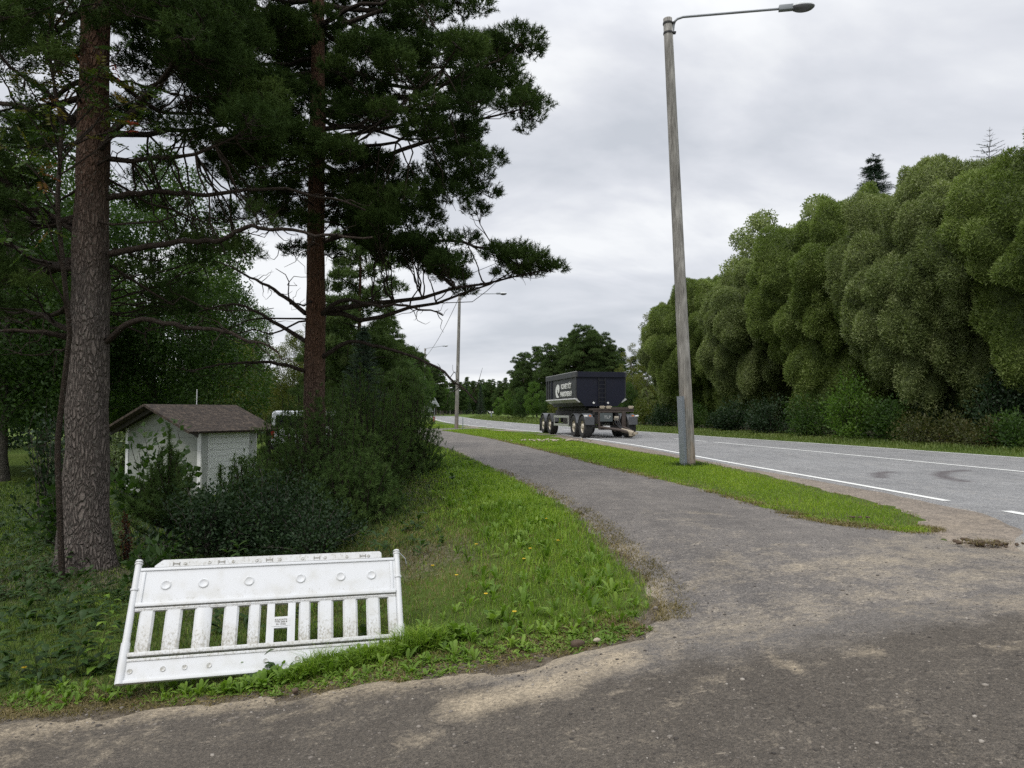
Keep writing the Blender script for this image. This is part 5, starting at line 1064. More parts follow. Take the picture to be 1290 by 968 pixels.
# individual larger plants in front of the barrier
m_stem = leafmat('stem_green', [(0, (0.06, 0.09, 0.02)), (1, (0.12, 0.15, 0.04))], trans=0.1)
def big_plant(name, px, py, h, nl, L, W, mat, r, label, leafrise=0.7, zoff=0.0, cat='plant'):
    x0, y0 = P(px, py); root = empty(name, (x0, y0, float(gz(np.array([x0]), np.array([y0]))[0])))
    st = curve_pts((0, 0, -0.02), (r.normal() * 0.05, r.normal() * 0.05, h), 0, 0.1, 7, r)
    put('stem', mesh_np('stem', *tube_arr(st, np.linspace(0.006, 0.002, 7), 6), m_stem, {'rnd': np.full(42, .5)}, smooth=True), root)
    ps, ds = [], []
    for k in range(nl):
        f = (k + 0.5) / nl * 0.95; c = np.array([np.interp(f, np.linspace(0, 1, 7), st[:, i_]) for i_ in range(3)]); a_ = k * 2.4; el = leafrise * r.uniform(0.6, 1.2)
        ps.append(c); ds.append([math.cos(a_) * math.cos(el), math.sin(a_) * math.cos(el), math.sin(el)])
    ps = np.array(ps); ds = np.array(ds); Ls_ = L * (1.15 - 0.6 * np.linspace(0, 1, nl)) * (0.8 + 0.4 * r.random(nl))
    # three-segment leaves
    s = unit(np.cross(ds, [0, 0, 1.0])); V = []; 
    for (f, w, g_) in [(0, 0.1, 0), (0.3, 0.85, 0.04), (0.65, 1, 0.0), (1.0, 0.05, -0.25)]:
        c = ps + ds * (Ls_ * f)[:, None] + np.array([0, 0, 1.0]) * (Ls_ * g_)[:, None]; V += [c - s * (Ls_ * W / L * w / 2)[:, None], c + s * (Ls_ * W / L * w / 2)[:, None]]
    V = np.stack(V, 1); b0 = np.arange(nl)[:, None] * 8; Fq = np.concatenate([np.concatenate([b0 + 2 * k, b0 + 2 * k + 1, b0 + 2 * k + 3, b0 + 2 * k + 2], 1) for k in range(3)])
    put('leaves', mesh_np('leaves', V.reshape(-1, 3), Fq, mat, {'rnd': np.repeat(r.random(nl), 8)}, smooth=True), root)
    return tag(root, label, cat)
rP = np.random.default_rng(111)
big_plant('dock_plant', 533, 822, 0.05, 9, 0.24, 0.065, m_weed, rP, 'large upright bright dock leaves at the right foot of the barrier', 1.25)
big_plant('dock_plant', 470, 832, 0.05, 10, 0.13, 0.045, m_weed, rP, 'low dock leaves covering the barrier bottom right of its centre', 1.0)
big_plant('dock_plant', 575, 806, 0.05, 10, 0.17, 0.05, m_weed, rP, 'dock rosette just right of the barrier post', 1.0)
big_plant('dock_plant', 620, 790, 0.05, 10, 0.17, 0.05, m_weed, rP, 'dock rosette in the lawn, second to the right of the barrier', 1.0)
big_plant('leafy_stalk', 286, 850, 0.26, 16, 0.07, 0.03, m_weed_dark, rP, 'thin dark leafy stalk standing before the lower left of the barrier', 0.5)
big_plant('leafy_stalk', 325, 850, 0.12, 8, 0.10, 0.03, m_weed, rP, 'short pointed leafy stalk before the barrier bottom', 0.9)
big_plant('nettle_plant', 122, 845, 0.62, 24, 0.16, 0.055, m_weed, rP, 'tall leafy nettle stalk just left of the barrier', 0.35)
big_plant('nettle_plant', 95, 850, 0.40, 18, 0.16, 0.06, m_weed_dark, rP, 'shorter leafy nettle stalk further left of the barrier', 0.35)
big_plant('nettle_plant', 50, 856, 0.34, 16, 0.14, 0.06, m_weed_dark, rP, 'leafy weed stalk near the left edge of the photo', 0.35)
m_petal = paint('yellow_petals', (0.75, 0.50, 0.02), 0.6, dirt=0.05)
fl = [(327, 838, .13, 'before the barrier bottom, left of its centre'), (395, 832, .09, 'before the right half of the barrier'), (612, 768, .07, 'in the lawn right of the barrier'), (575, 738, .06, 'behind the right barrier post'), (648, 790, .07, 'near the soil edge of the lawn'), (660, 715, .06, 'in the middle of the green lawn'), (688, 662, .06, 'high in the bright lawn near the footpath'), (545, 722, .05, 'in the dry grass'), (30, 862, .10, 'at the left edge before the road'), (600, 695, .06, 'in the grass left of centre'), (668, 700, .05, 'right of the middle of the lawn'), (703, 690, .05, 'close to the footpath edge')]
for px, py, h_, lb in fl:
    x0, y0 = P(px, py); root = empty('hawkbit_flower', (x0, y0, float(gz(np.array([x0]), np.array([y0]))[0])))
    MB().tube([(0, 0, 0), (0.005, 0, h_ * 0.5), (0.0, 0.004, h_ + .02)], 0.0018, 5).build('stem', m_stem, root)
    mb = MB(); mb.cyl((0, 0, h_ + .016), (0, 0, h_ + 0.024), 0.005, 0.009, 8)
    for k in range(10):
        a_ = k * 0.628; mb.box((math.cos(a_) * 0.010, math.sin(a_) * 0.010, h_ + .025), (0.014, 0.006, 0.0015), Matrix.Rotation(a_, 3, 'Z'))
    mb.build('petals', m_petal, root); tag(root, 'small yellow flower ' + lb, 'flower', 'yellow flowers in the grass')

# ------------------------------------------------------------------ stones, clods, debris
m_stone = paint('stone', (0.20, 0.175, 0.15), 0.9, dirt=0.6, dcol=(0.07, 0.06, 0.05), scale=20, bumps=0.5)
m_clod = paint('soil_clod', (0.085, 0.058, 0.038), 0.95, dirt=0.6, dcol=(0.16, 0.12, 0.075), scale=25, bumps=0.6)
m_rub = paint('pale_rubble', (0.36, 0.31, 0.23), 0.9, dirt=0.6, dcol=(0.16, 0.13, 0.09), scale=8, bumps=0.5)
def rocks(name, items, mat, r, sub=1):
    Vs, Fs, o_ = [], [], 0
    for c, s in items:
        V, Fq = rock_arr(np.array(c), s, r, sub); Vs.append(V); Fs.append(Fq + o_); o_ += len(V)
    return put(name, mesh_np(name, np.concatenate(Vs), np.concatenate(Fs), mat))
rK = np.random.default_rng(121)
items = []
ico0 = None
for _ in range(15000):
    px, py = rK.uniform(-20, 1310), rK.uniform(640, 985); x0, y0 = at(px, py, 5)[0], 0
    d = ray(px, py); 
    if d[2] >= -0.02: continue
    t_ = 1.6 / -d[2]
    for _i in range(4): t_ = float(drop(d[0] * t_, d[1] * t_)) / -d[2]
    x0, y0 = d[0] * t_, d[1] * t_
    if y0 > 12: continue
    on_s = inside_sd(side_poly, np.array([x0]), np.array([y0]))[0]; on_p = inside_sd(path_poly, np.array([x0]), np.array([y0]))[0]
    sh = inside_sd(shoulder_poly, np.array([x0]), np.array([y0]))[0]; soil = line_d(LE, np.array([x0]), np.array([y0]))[0]
    if on_s < 0 and on_p < 0 and sh < 0 and soil > 0.25: continue
    if on_s > 0.4 and rK.random() < 0.75: continue
    if on_p > 0.5 and rK.random() < 0.6 and sh < 0: continue
    off = 0.028 if on_s > 0.1 else (0.014 if on_p > 0.1 else 0.004)
    items.append(((x0, y0, float(H(x0, y0)) + off), float(np.clip(rK.lognormal(-5.35, 0.5), 0.0022, 0.02))))
gs = rocks('gravel_stones', items, leafmat('loose_stones', [(0.0, (0.045, 0.04, 0.036)), (0.5, (0.16, 0.14, 0.12)), (0.85, (0.22, 0.195, 0.165)), (1.0, (0.33, 0.30, 0.26))], trans=0.0, rough=0.9, vamt=0.0), rK); at_ = gs.data.attributes.new('rnd', 'FLOAT', 'POINT'); at_.data.foreach_set('value', np.repeat(rK.random(len(items)) ** 1.3, 12).astype(np.float32))
tag(gs, 'loose gravel and small stones scattered over the road and path edges', 'gravel', kind='stuff')
for px, py, s, mt, lb, cat in [(728, 817, .055, m_clod, 'flat brown stone at the tip of the lawn corner, left of two', 'stone'), (752, 812, .028, m_rub, 'small pale stone right of the flat brown stone at the lawn corner', 'stone'),
                      (372, 876, .032, m_clod, 'dark flat stone on the soil edge below the barrier', 'stone'), (826, 771, .018, m_stone, 'small dark stone on the path beside the lawn corner', 'stone')]:
    x0, y0 = P(px, py); tag(rocks('stone', [((x0, y0, float(H(x0, y0)) + 0.03), s)], mt, rK, 2), lb, cat)
def cluster(name, px, py, items_, mat, label, cat, sub=2):
    x0, y0 = P(px, py); z0 = float(H(x0, y0)) + 0.02
    o = rocks(name, [((dx, dy, dz), s) for dx, dy, dz, s in items_], mat, rK, sub); o.location = (x0, y0, z0); return tag(o, label, cat)
its = [(rK.normal() * 0.12, rK.normal() * 0.06, 0.012 + 0.02 * rK.random(), rK.uniform(0.010, 0.032)) for _ in range(46)] + [(0.28 + rK.random() * 0.5, rK.normal() * 0.03 - 0.1 * 0, 0.01, rK.uniform(0.01, 0.02)) for _ in range(16)]
cl_o = cluster('soil_clod', 1238, 690, its, m_clod, 'crumbled heap of brown soil on the gravel at the road corner', 'soil heap')
V, Fa, t = blades(rK.normal(size=260) * 0.12, rK.normal(size=260) * 0.06, np.full(260, 0.02), 0.03 + 0.03 * rK.random(260), 0.003, rK, 2.0); put('roots', mesh_np('roots', V, Fa, m_grass_dry, {'rnd': t}), cl_o)
its = [(rK.normal() * 0.06, rK.normal() * 0.03, 0.01, rK.uniform(0.01, 0.025)) for _ in range(12)]
cluster('soil_clod', 1078, 655, its, m_clod, 'small brown clod on the front edge of the mown strip', 'soil clod')
for (px, py, n, sx, sy) in [(697, 556, 60, 0.75, 0.5)]:
    its = [(rK.normal() * sx, rK.normal() * sy, 0.02, rK.uniform(0.03, 0.10)) for _ in range(n)]
    cluster('rubble', px, py, its, m_rub, 'spread of pale rubble on the grass strip beside the trailer wheels', 'rubble', 1)['kind'] = 'stuff'

# ------------------------------------------------------------------ street lamps
def wood_mat():
    m, t, b = mat_new('weathered_pole_wood')
    c = coords(t, 'Object', (1, 1, 0.06)); n_ = noise(t, c, 40, 6, 0.7); n2_ = noise(t, coords(t, 'Object', (1, 1, 0.25)), 5, 4); n3 = noise(t, coords(t), 0.5, 3)
    col = ramp(t, M_(t, 'ADD', M_(t, 'MULTIPLY', n_, 0.6), M_(t, 'MULTIPLY', n2_, 0.4)), [(0.34, (0.075, 0.07, 0.063)), (0.5, (0.24, 0.23, 0.21)), (0.62, (0.40, 0.385, 0.355))])
    sx = N(t, 'ShaderNodeSeparateXYZ'); t.links.new(coords(t), sx.inputs[0])
    low = maprange(t, M_(t, 'ADD', sx.outputs[2], M_(t, 'MULTIPLY', n3, 1.0)), 0.8, 3.2, 1, 0)
    col = mixc(t, M_(t, 'MULTIPLY', low, maprange(t, n2_, 0.4, 0.6, 0.0, 0.55)), col, (0.19, 0.12, 0.065))
    crack = maprange(t, noise(t, coords(t, 'Object', (1, 1, 0.03)), 60, 3, 0.8), 0.34, 0.44, 1, 0)
    col = mixc(t, M_(t, 'MULTIPLY', crack, 0.7), col, (0.025, 0.02, 0.018))
    t.links.new(col, b.inputs['Base Color']); b.inputs['Roughness'].default_value = 0.9; b.inputs['Specular IOR Level'].default_value = 0.2
    bump(t, b, n_, 0.8, 0.01); return m
m_pole = wood_mat()
m_zinc = paint('galvanised_steel', (0.34, 0.37, 0.40), 0.45, 0.7, dirt=0.4, dcol=(0.2, 0.2, 0.2), scale=5)
m_arm = paint('grey_arm_steel', (0.22, 0.235, 0.25), 0.5, 0.4, dirt=0.3)
m_strap = paint('dark_strap', (0.03, 0.03, 0.032), 0.6, 0.3)
m_lampw = paint('lamp_housing', (0.55, 0.57, 0.58), 0.45, dirt=0.3, dcol=(0.25, 0.25, 0.24))
m_glass = bpy.data.materials.new('lamp_lens'); m_glass.use_nodes = True; _b = m_glass.node_tree.nodes['Principled BSDF']
_b.inputs['Base Color'].default_value = (0.10, 0.10, 0.11, 1); _b.inputs['Roughness'].default_value = 0.18; _b.inputs['IOR'].default_value = 1.5
def lamp(base, top, arm_end, r0, r1, head=1.0, detail=True):
    """base, top, arm_end world points"""
    base = np.array(base, float); top = np.array(top) - base; ae = np.array(arm_end) - base
    root = empty('street_lamp', base); h = top[2]
    pts = np.array([top * t for t in np.linspace(-0.03, 1, 14)]); V, Fc = tube_arr(pts, np.linspace(r0, r1, 14), 18 if detail else 8)
    n_ = 18 if detail else 8; mb = mesh_np('pole', V, [Fc, np.arange(len(V) - n_, len(V)).reshape(1, -1)], m_pole, smooth=False)
    mb.polygons.foreach_set('use_smooth', [True] * len(Fc) + [False]); put('pole', mb, root)
    d = np.array([ae[0] - top[0], ae[1] - top[1], 0]); d = d / np.linalg.norm(d)
    bx_ = top + d * (r1 + 0.035); L = np.linalg.norm((ae - top)[:2])
    rise = ae[2] - (top[2] - 0.02)
    pl = [bx_ + [0, 0, -0.42], bx_ + [0, 0, -0.18], bx_ + [0, 0, -0.09] + d * 0.02, bx_ + [0, 0, -0.03] + d * 0.09, bx_ + d * 0.22 + [0, 0, 0.0]]
    pl.append(ae - d * 0.30 * head)
    MB().tube(pl, 0.028 if detail else 0.04, 10 if detail else 6).build('arm', m_arm, root, True)
    if detail:
        for zz in (-0.12, -0.36):
            c = top * ((h + zz) / h); m_ = MB(); m_.lathe([(r1 + 0.004, -0.02), (r1 + 0.014, -0.02), (r1 + 0.014, 0.02), (r1 + 0.004, 0.02)], c, (0, 0, 1), 20); m_.box(c + d * (r1 + 0.035), (0.07, 0.09, 0.035)); m_.build('bracket', m_strap, root)
    # luminaire
    dv = (ae - pl[-2]); dv = dv / np.linalg.norm(dv); sv = np.cross(dv, [0, 0, 1.0]); sv /= np.linalg.norm(sv); uv = np.cross(sv, dv)
    Rm = Matrix((dv, sv, uv)).transposed()
    hk = MB(); c0 = ae - dv * 0.22 * head
    hk.box(c0 - dv * 0.02, (0.32 * head, 0.13 * head, 0.12 * head), Rm, 0.02 * head); hk.build('housing', m_arm if detail else m_lampw, root, True)
    # bowl : stretched half ellipsoids
    for nm, mt, sgn, hz in (('cover', m_lampw, 1, 0.10), ('lens', m_glass, -1, 0.13)):
        bm = bmesh.new(); bmesh.ops.create_uvsphere(bm, u_segments=16, v_segments=10, radius=1)
        bmesh.ops.delete(bm, geom=[v for v in bm.verts if v.co.z * sgn < -0.01], context='VERTS')
        M4 = Matrix.Translation(Vector(ae + dv * 0.12 * head)) @ Rm.to_4x4() @ Matrix.Diagonal((0.27 * head, 0.13 * head, hz * head, 1)); bm.transform(M4)
        me = bpy.data.meshes.new(nm); bm.to_mesh(me); bm.free(); me.materials.append(mt); me.shade_smooth(); put(nm, me, root)
    return root
LG = 'wooden street lamps along the road'
bp = P(868, 587); Yb = bp[1]
tp1 = at(841, 24, Yb + 0.15); end1 = at(1004, 9, Yb - 0.5)
L1 = lamp((bp[0], bp[1], float(H(*bp))), tp1, end1, 0.155, 0.105)
tag(L1, 'nearest weathered wooden lamp pole, leaning left, standing on the mown strip with grey cable guard', 'street lamp', LG)
# cable guard: U channel at foot, on the left front side
base1 = np.array([bp[0], bp[1], float(H(*bp))]); ax = (tp1 - base1) / np.linalg.norm(tp1 - base1)
g0 = np.array([-0.13, -0.10, 0.0]); rot = Vector(ax).to_track_quat('Z', 'Y').to_matrix()
gd = MB(); a_ = R(35); cz = ax * 0.83
gm = Matrix.Translation(Vector(g0 + cz + np.array([-0.02, -0.015, 0]))) @ Matrix.Rotation(math.atan2(ax[0], ax[2]), 4, 'Y')
prof = [(-0.055, 0.0), (-0.055, -0.06), (0.055, -0.06), (0.055, 0.0), (0.09, 0.0), (0.09, -0.006), (0.061, -0.006), (0.061, -0.066), (-0.061, -0.066), (-0.061, -0.006), (-0.09, -0.006), (-0.09, 0.0)]
gd.prism([(p[0], p[1]) for p in prof][::-1], -0.83, 0.78, 'z'); bmesh.ops.transform(gd.bm, matrix=gm @ Matrix.Rotation(R(-38), 4, 'Z'), verts=gd.bm.verts)
gd.build('cable_guard', m_zinc, L1)
rg2 = np.random.default_rng(6); xx = bp[0] + rg2.normal(size=900) * 0.22; yy = bp[1] - 0.05 + rg2.normal(size=900) * 0.2
V, Fa, t = blades(xx, yy, H(xx, yy), 0.05 + 0.09 * rg2.random(900), 0.009, rg2, 0.5); tag(put('grass_tuft', mesh_np('grass_tuft', V, Fa, m_grass_dark, {'rnd': t})), 'untrimmed darker grass around the foot of the nearest lamp pole', 'grass', kind='stuff')
def far_lamp(px, top_y, Y, arm_px, arm_y, label, dx=0, detail=False, r0=0.15, hd=1.0):
    t_ = at(px, top_y, Y); bx_ = at(px + dx, 519, Y); e_ = at(arm_px, arm_y, Y - 0.8)
    o = lamp((bx_[0], Y, float(H(bx_[0], Y)) - 0.05), t_, e_, r0, r0 * 0.68, hd, detail); return tag(o, label, 'street lamp', LG)
far_lamp(579, 371, 53, 632, 370, 'second wooden lamp pole, standing where the footpath meets a small crossing, arm over the road', dx=-4, detail=True)
far_lamp(535.5, 439, 99, 561, 436, 'third wooden lamp pole, right behind the tip of the pine bushes', detail=True, dx=-1)
far_lamp(542, 484, 224, 556, 483.3, 'fourth lamp along the road, behind the triangular road signs', hd=2.4, r0=0.2)
far_lamp(554.5, 490, 262, 567, 489, 'thin far lamp pole just right of the triangular road signs', hd=2.4, r0=0.22)
far_lamp(567, 493, 290, 578, 492.5, 'thin far lamp pole between the triangular signs and the second lamp pole', hd=2.4, r0=0.22)
far_lamp(582, 497.5, 365, 592, 497.2, 'tiny far lamp pole just right of the second lamp pole', hd=2.8, r0=0.25)
far_lamp(597.5, 501, 447, 606, 500.7, 'tiniest lamp pole at the far bend, rightmost of the distant lamps', hd=3.0, r0=0.27)
for px, ty, Y, lb in [(524.2, 482, 150, 'pale bare pole left of the third lamp pole'), (531, 476, 140, 'pale bare pole close beside the third lamp pole')]:
    t_ = at(px, ty, Y); m_ = MB(); m_.cyl((0, 0, 0), (0, 0, t_[2] - 0.2), 0.16, 0.12, 10); o = m_.build('utility_pole', m_pole, None, True, (t_[0], Y, 0.2)); tag(o, lb, 'pole')
# overhead cable between second and third pole, guy wire
def cable(a, b_, sag, lb, rad=0.012, n=24):
    a = np.array(a); b_ = np.array(b_); t = np.linspace(0, 1, n)[:, None]; pts = a * (1 - t) + b_ * t; pts[:, 2] -= (4 * sag * t * (1 - t))[:, 0]
    V, Fc = tube_arr(pts, rad, 5); o = put('overhead_cable', mesh_np('overhead_cable', V, Fc, m_strap)); tag(o, lb, 'cable')
cable(at(577, 378, 53), at(535.5, 450, 99), 0.5, 'thin cable sagging from the second lamp pole down to the third', 0.02)

# ------------------------------------------------------------------ road signs seen from behind, delineator posts
m_signback = paint('sign_back_grey', (0.42, 0.45, 0.46), 0.5, 0.3, dirt=0.2)
def tri_sign(px, cy_px, Y, lb, size=0.9, down=False):
    c = at(px, cy_px, Y); z0 = float(H(c[0], Y)); root = empty('road_sign', (c[0], Y, z0)); hz = c[2] - z0
    MB().cyl((0, 0.03, -0.1), (0, 0.03, hz + 0.35), 0.03, n=10).build('post', m_zinc, root, True)
    s = size; pts = [(-s / 2, -s * 0.29), (s / 2, -s * 0.29), (0, s * 0.58)]
    m_ = MB(); m_.prism([(p[0], p[1] + hz) for p in pts], -0.012, 0.0, 'y'); m_.build('plate', m_signback, root)
    m_ = MB(); m_.box((0, -0.02, hz - 0.1), (s * 0.6, 0.02, 0.03)); m_.box((0, -0.02, hz + 0.12), (s * 0.35, 0.02, 0.03)); m_.build('rail', m_zinc, root)
    return tag(root, lb, 'road sign')
tri_sign(547.5, 508.5, 78, 'triangular road sign seen from behind near the second lamp pole, the higher of two', 1.15)
tri_sign(540, 515.5, 72, 'triangular road sign seen from behind beside the pine bush, the lower of two', 0.95)
m_red = paint('red_paint', (0.30, 0.05, 0.03), 0.5); m_whitep = paint('white_plastic_post', (0.7, 0.7, 0.68), 0.5)
def post(px, ytop, ybot, mat, lb, w=0.12, cap=None, name='marker_post'):
    x0, y0 = P(px, ybot); c = at(px, ytop, y0); z0 = float(H(x0, y0)); root = empty(name, (x0, y0, z0)); h_ = c[2] - z0
    MB().box((0, 0, h_ / 2 - 0.05), (w, w * 0.5, h_ + 0.1), None, w * 0.1).build('post', mat, root, True)
    if cap: MB().box((0, -0.02, h_ - cap[1] / 2), (cap[0], 0.05, cap[1]), None, 0.01).build('plate', cap[2], root)
    return tag(root, lb, 'post')
post(583, 525.5, 541, m_zinc, 'thin grey marker post right beside the foot of the second lamp pole', 0.07)
post(547, 525, 531.5, m_red, 'short red-brown post below the triangular road signs', 0.25)
post(619, 518.5, 528.5, m_zinc, 'short grey post with a pale plate across the road at the bend', 0.18, (0.7, 0.28, m_whitep))

# ------------------------------------------------------------------ shed
m_board = None
def board_mat(name, col, step=0.14):
    m, t, b = mat_new(name); c = coords(t)
    sx = N(t, 'ShaderNodeSeparateXYZ'); t.links.new(c, sx.inputs[0]); fr_ = M_(t, 'FRACT', M_(t, 'DIVIDE', sx.outputs[2], step))
    gap = maprange(t, fr_, 0.0, 0.10, 1, 0); n_ = noise(t, coords(t, 'Object', (0.6, 0.6, 6)), 3, 5)
    t.links.new(mixc(t, M_(t, 'ADD', M_(t, 'MULTIPLY', gap, 0.6), maprange(t, n_, 0.5, 0.8, 0, 0.25)), col, (0.14, 0.14, 0.13)), b.inputs['Base Color'])
    b.inputs['Roughness'].default_value = 0.7; bump(t, b, fr_, 0.7, 0.02); return m
m_bw = board_mat('white_boards', (0.82, 0.84, 0.84)); m_bshade = board_mat('shaded_boards', (0.30, 0.32, 0.29)); m_trimg = paint('trim_grey', (0.45, 0.47, 0.45), 0.7); m_trimw = paint('trim_white', (0.75, 0.76, 0.75), 0.6)  # gable and back boards coloured darker to stand in for tree shade
def shingle():
    m, t, b = mat_new('old_felt_roof'); c = coords(t); n_ = noise(t, c, 9, 6, 0.7); n2_ = noise(t, c, 60, 3)
    t.links.new(ramp(t, M_(t, 'ADD', M_(t, 'MULTIPLY', n_, 0.6), M_(t, 'MULTIPLY', n2_, 0.4)), [(0.35, (0.010, 0.007, 0.005)), (0.5, (0.032, 0.022, 0.016)), (0.66, (0.14, 0.105, 0.075))]), b.inputs['Base Color'])
    b.inputs['Roughness'].default_value = 0.95; bump(t, b, n2_, 0.8, 0.02); return m
m_felt = shingle()
# local: x along side wall (to the right/back), y along gable (to the left/back)
gx = unit(np.array([0.54, 1.0])); gy = np.array([-gx[1], gx[0]])
shed = empty('shed', (-6.93, 16.0, float(H(-6.93, 16.0)) - 0.05), math.atan2(gx[1], gx[0]))
WL, WG_, EH, RH = 1.52, 2.7, 1.60, 2.12
m_ = MB(); m_.prism([(0, 0), (WG_, 0), (WG_, EH), (WG_ / 2, RH - 0.05), (0, EH)], 0, 0.05, 'x'); m_.build('gable_wall', m_bshade, shed)
m_ = MB(); m_.prism([(0, 0), (WG_, 0), (WG_, EH), (WG_ / 2, RH - 0.05), (0, EH)], WL - 0.05, WL, 'x'); m_.build('rear_gable_wall', m_bshade, shed)
MB().box((WL / 2, 0.025, EH / 2), (WL - 0.104, 0.05, EH - 0.02)).build('side_wall', m_bw, shed)
MB().box((WL / 2, WG_ - 0.025, EH / 2), (WL - 0.104, 0.05, EH - 0.02)).build('side_wall', m_bshade, shed)
for (x0, y0, w1, w2, mt) in [(0.06, -0.012, 0.14, 0.02, m_trimg), (WL - 0.1, -0.012, 0.16, 0.02, m_trimg), (0.155, -0.016, 0.035, 0.025, m_trimw), (-0.012, 0.06, 0.02, 0.12, m_trimw), (-0.012, WG_ - 0.05, 0.02, 0.10, m_trimw), (WL + 0.004, -0.004, 0.03, 0.03, m_trimw)]:
    MB().box((x0, y0, EH / 2), (w1, w2, EH)).build('corner_board', mt, shed)
OV = 0.22; ang = math.atan2(RH - EH, WG_ / 2); sl = (WG_ / 2 + OV) / math.cos(ang)
rf = MB()
for sg in (-1, 1):
    cy_ = WG_ / 2 + sg * (WG_ / 2 + OV) / 2; cz_ = RH - math.tan(ang) * (WG_ / 2 + OV) / 2 + 0.02
    rf.box(((WL + 0.55) / 2 - 0.25, cy_, cz_), (WL + 1.05, sl, 0.05), Matrix.Rotation(-sg * ang, 3, 'X'))
rfo = rf.build('roof', m_felt, shed)
for sg in (-1, 1):
    cy_ = WG_ / 2 + sg * (WG_ / 2 + OV) / 2; cz_ = RH - math.tan(ang) * (WG_ / 2 + OV) / 2 - 0.035
    MB().box((-0.265, cy_, cz_), (0.025, sl, 0.12), Matrix.Rotation(-sg * ang, 3, 'X')).build('bargeboard', paint('dark_fascia', (0.05, 0.045, 0.04), 0.8), rfo)
MB().box((WL + 0.45, 0.06, EH / 2), (0.09, 0.09, EH), None, 0.008).build('porch_post', paint('dark_post', (0.035, 0.03, 0.028), 0.8), shed)
MB().cyl((0.9, WG_ / 2, RH), (0.9, WG_ / 2, RH + 0.42), 0.012, n=8).build('roof_rod', m_lampw, shed)
tag(shed, 'small white boarded garden shed, gable coloured darker as shade, brown felt roof behind the pines', 'shed')

# ------------------------------------------------------------------ white van glimpsed behind the shed
m_vanw = paint('white_car_paint', (0.72, 0.74, 0.76), 0.3, dirt=0.15); m_tyre = paint('tyre_rubber', (0.022, 0.022, 0.023), 0.85, dirt=0.5, dcol=(0.10, 0.09, 0.075), scale=12)
m_dglass = bpy.data.materials.new('dark_window'); m_dglass.use_nodes = True; _b = m_dglass.node_tree.nodes['Principled BSDF']; _b.inputs['Base Color'].default_value = (0.015, 0.018, 0.02, 1); _b.inputs['Roughness'].default_value = 0.08
m_tail = paint('tail_light_red', (0.45, 0.02, 0.015), 0.25, dirt=0.1)
pv = at(345, 560, 29); van = empty('white_van', (pv[0] + 0.75, 29, float(H(pv[0], 29))), R(-4))
m_ = MB(); m_.prism([(0, 0.35), (0, 1.15), (0.12, 1.85), (0.3, 1.93), (2.9, 1.93), (3.6, 1.35), (4.5, 1.1), (4.6, 0.7), (4.6, 0.35)][::-1], -0.92, 0.92, 'x'); bmesh.ops.bevel(m_.bm, geom=m_.bm.edges[:], offset=0.04, segments=2, affect='EDGES'); bodyv = m_.build('body', m_vanw, van, True)
MB().box((0, 0.045, 1.48), (1.45, 0.03, 0.5), Matrix.Rotation(R(-9.7), 3, 'X'), 0.02).build('rear_window', m_dglass, van)
for sx_ in (-1, 1):
    MB().box((sx_ * 0.83, -0.012, 0.98), (0.14, 0.04, 0.34), None, 0.01).build('tail_light', m_tail, van)
    MB().box((sx_ * 0.93, 1.9, 1.5), (0.02, 2.6, 0.42), None, 0.008).build('side_window', m_dglass, van)
    for yy_ in (0.85, 3.75):
        w_ = MB(); w_.lathe([(0.0, -0.1), (0.30, -0.1), (0.33, -0.06), (0.33, 0.08), (0.30, 0.1), (0.2, 0.1), (0.18, 0.07), (0.0, 0.07)], (sx_ * 0.82, yy_, 0.33), (sx_, 0, 0), 24); w_.build('wheel', m_tyre, van, True)
MB().box((0, -0.05, 0.46), (1.8, 0.12, 0.22), None, 0.04).build('bumper', m_tyre, van, True)
MB().box((0, -0.02, 0.85), (0.52, 0.015, 0.12)).build('number_plate', m_trimw, van)
tag(van, 'white van parked on the lawn behind the shed, rear with red tail light visible', 'van')

# ------------------------------------------------------------------ white plastic road barrier leaning at the verge
def barrier_mat():
    m, t, b = mat_new('dirty_white_plastic'); c = coords(t)
    n_ = noise(t, c, 5, 5, 0.6); n2_ = noise(t, coords(t, 'Object', (1, 0.6, 1)), 70, 5, 0.75); n3 = noise(t, coords(t), 9, 3)
    a = attr(t, 'dirt')
    f = maprange(t, M_(t, 'ADD', M_(t, 'MULTIPLY', a, 0.30), M_(t, 'MULTIPLY', n2_, 0.9)), 0.64, 0.82, 0, 0.7)
    soft_ = maprange(t, M_(t, 'ADD', M_(t, 'MULTIPLY', a, 0.35), n3), 0.5, 0.95, 0, 0.35)
    col = mixc(t, soft_, (0.585, 0.595, 0.60), (0.40, 0.38, 0.31)); col = mixc(t, f, col, (0.20, 0.18, 0.12))
    t.links.new(col, b.inputs['Base Color']); b.inputs['Roughness'].default_value = 0.48; bump(t, b, n_, 0.05, 0.02); return m
m_bar = barrier_mat()
BL = np.array([-2.72, 4.95, -0.265]); uB = unit(np.array([1.926, 0.55, -0.025])); vB = np.array([-0.12, 0.5, 0.745]); vB = unit(vB - uB * (vB @ uB)); wB = np.cross(uB, vB)
BLm = Matrix([[uB[0], vB[0], wB[0], BL[0]], [uB[1], vB[1], wB[1], BL[1]], [uB[2], vB[2], wB[2], BL[2]], [0, 0, 0, 1]])
bar = empty('road_barrier'); bar.matrix_world = BLm
BW, BH = 2.0, 0.905
def dirt_attr(o, f):
    me = o.data; co = np.empty(len(me.vertices) * 3, np.float32); me.vertices.foreach_get('co', co); co = co.reshape(-1, 3)
    a_ = me.attributes.new('dirt', 'FLOAT', 'POINT'); a_.data.foreach_set('value', f(co).astype(np.float32))
def bpart(m_, name, f=lambda c: np.full(len(c), 0.25)):
    o = m_.build(name, m_bar, bar, True); dirt_attr(o, f); return o
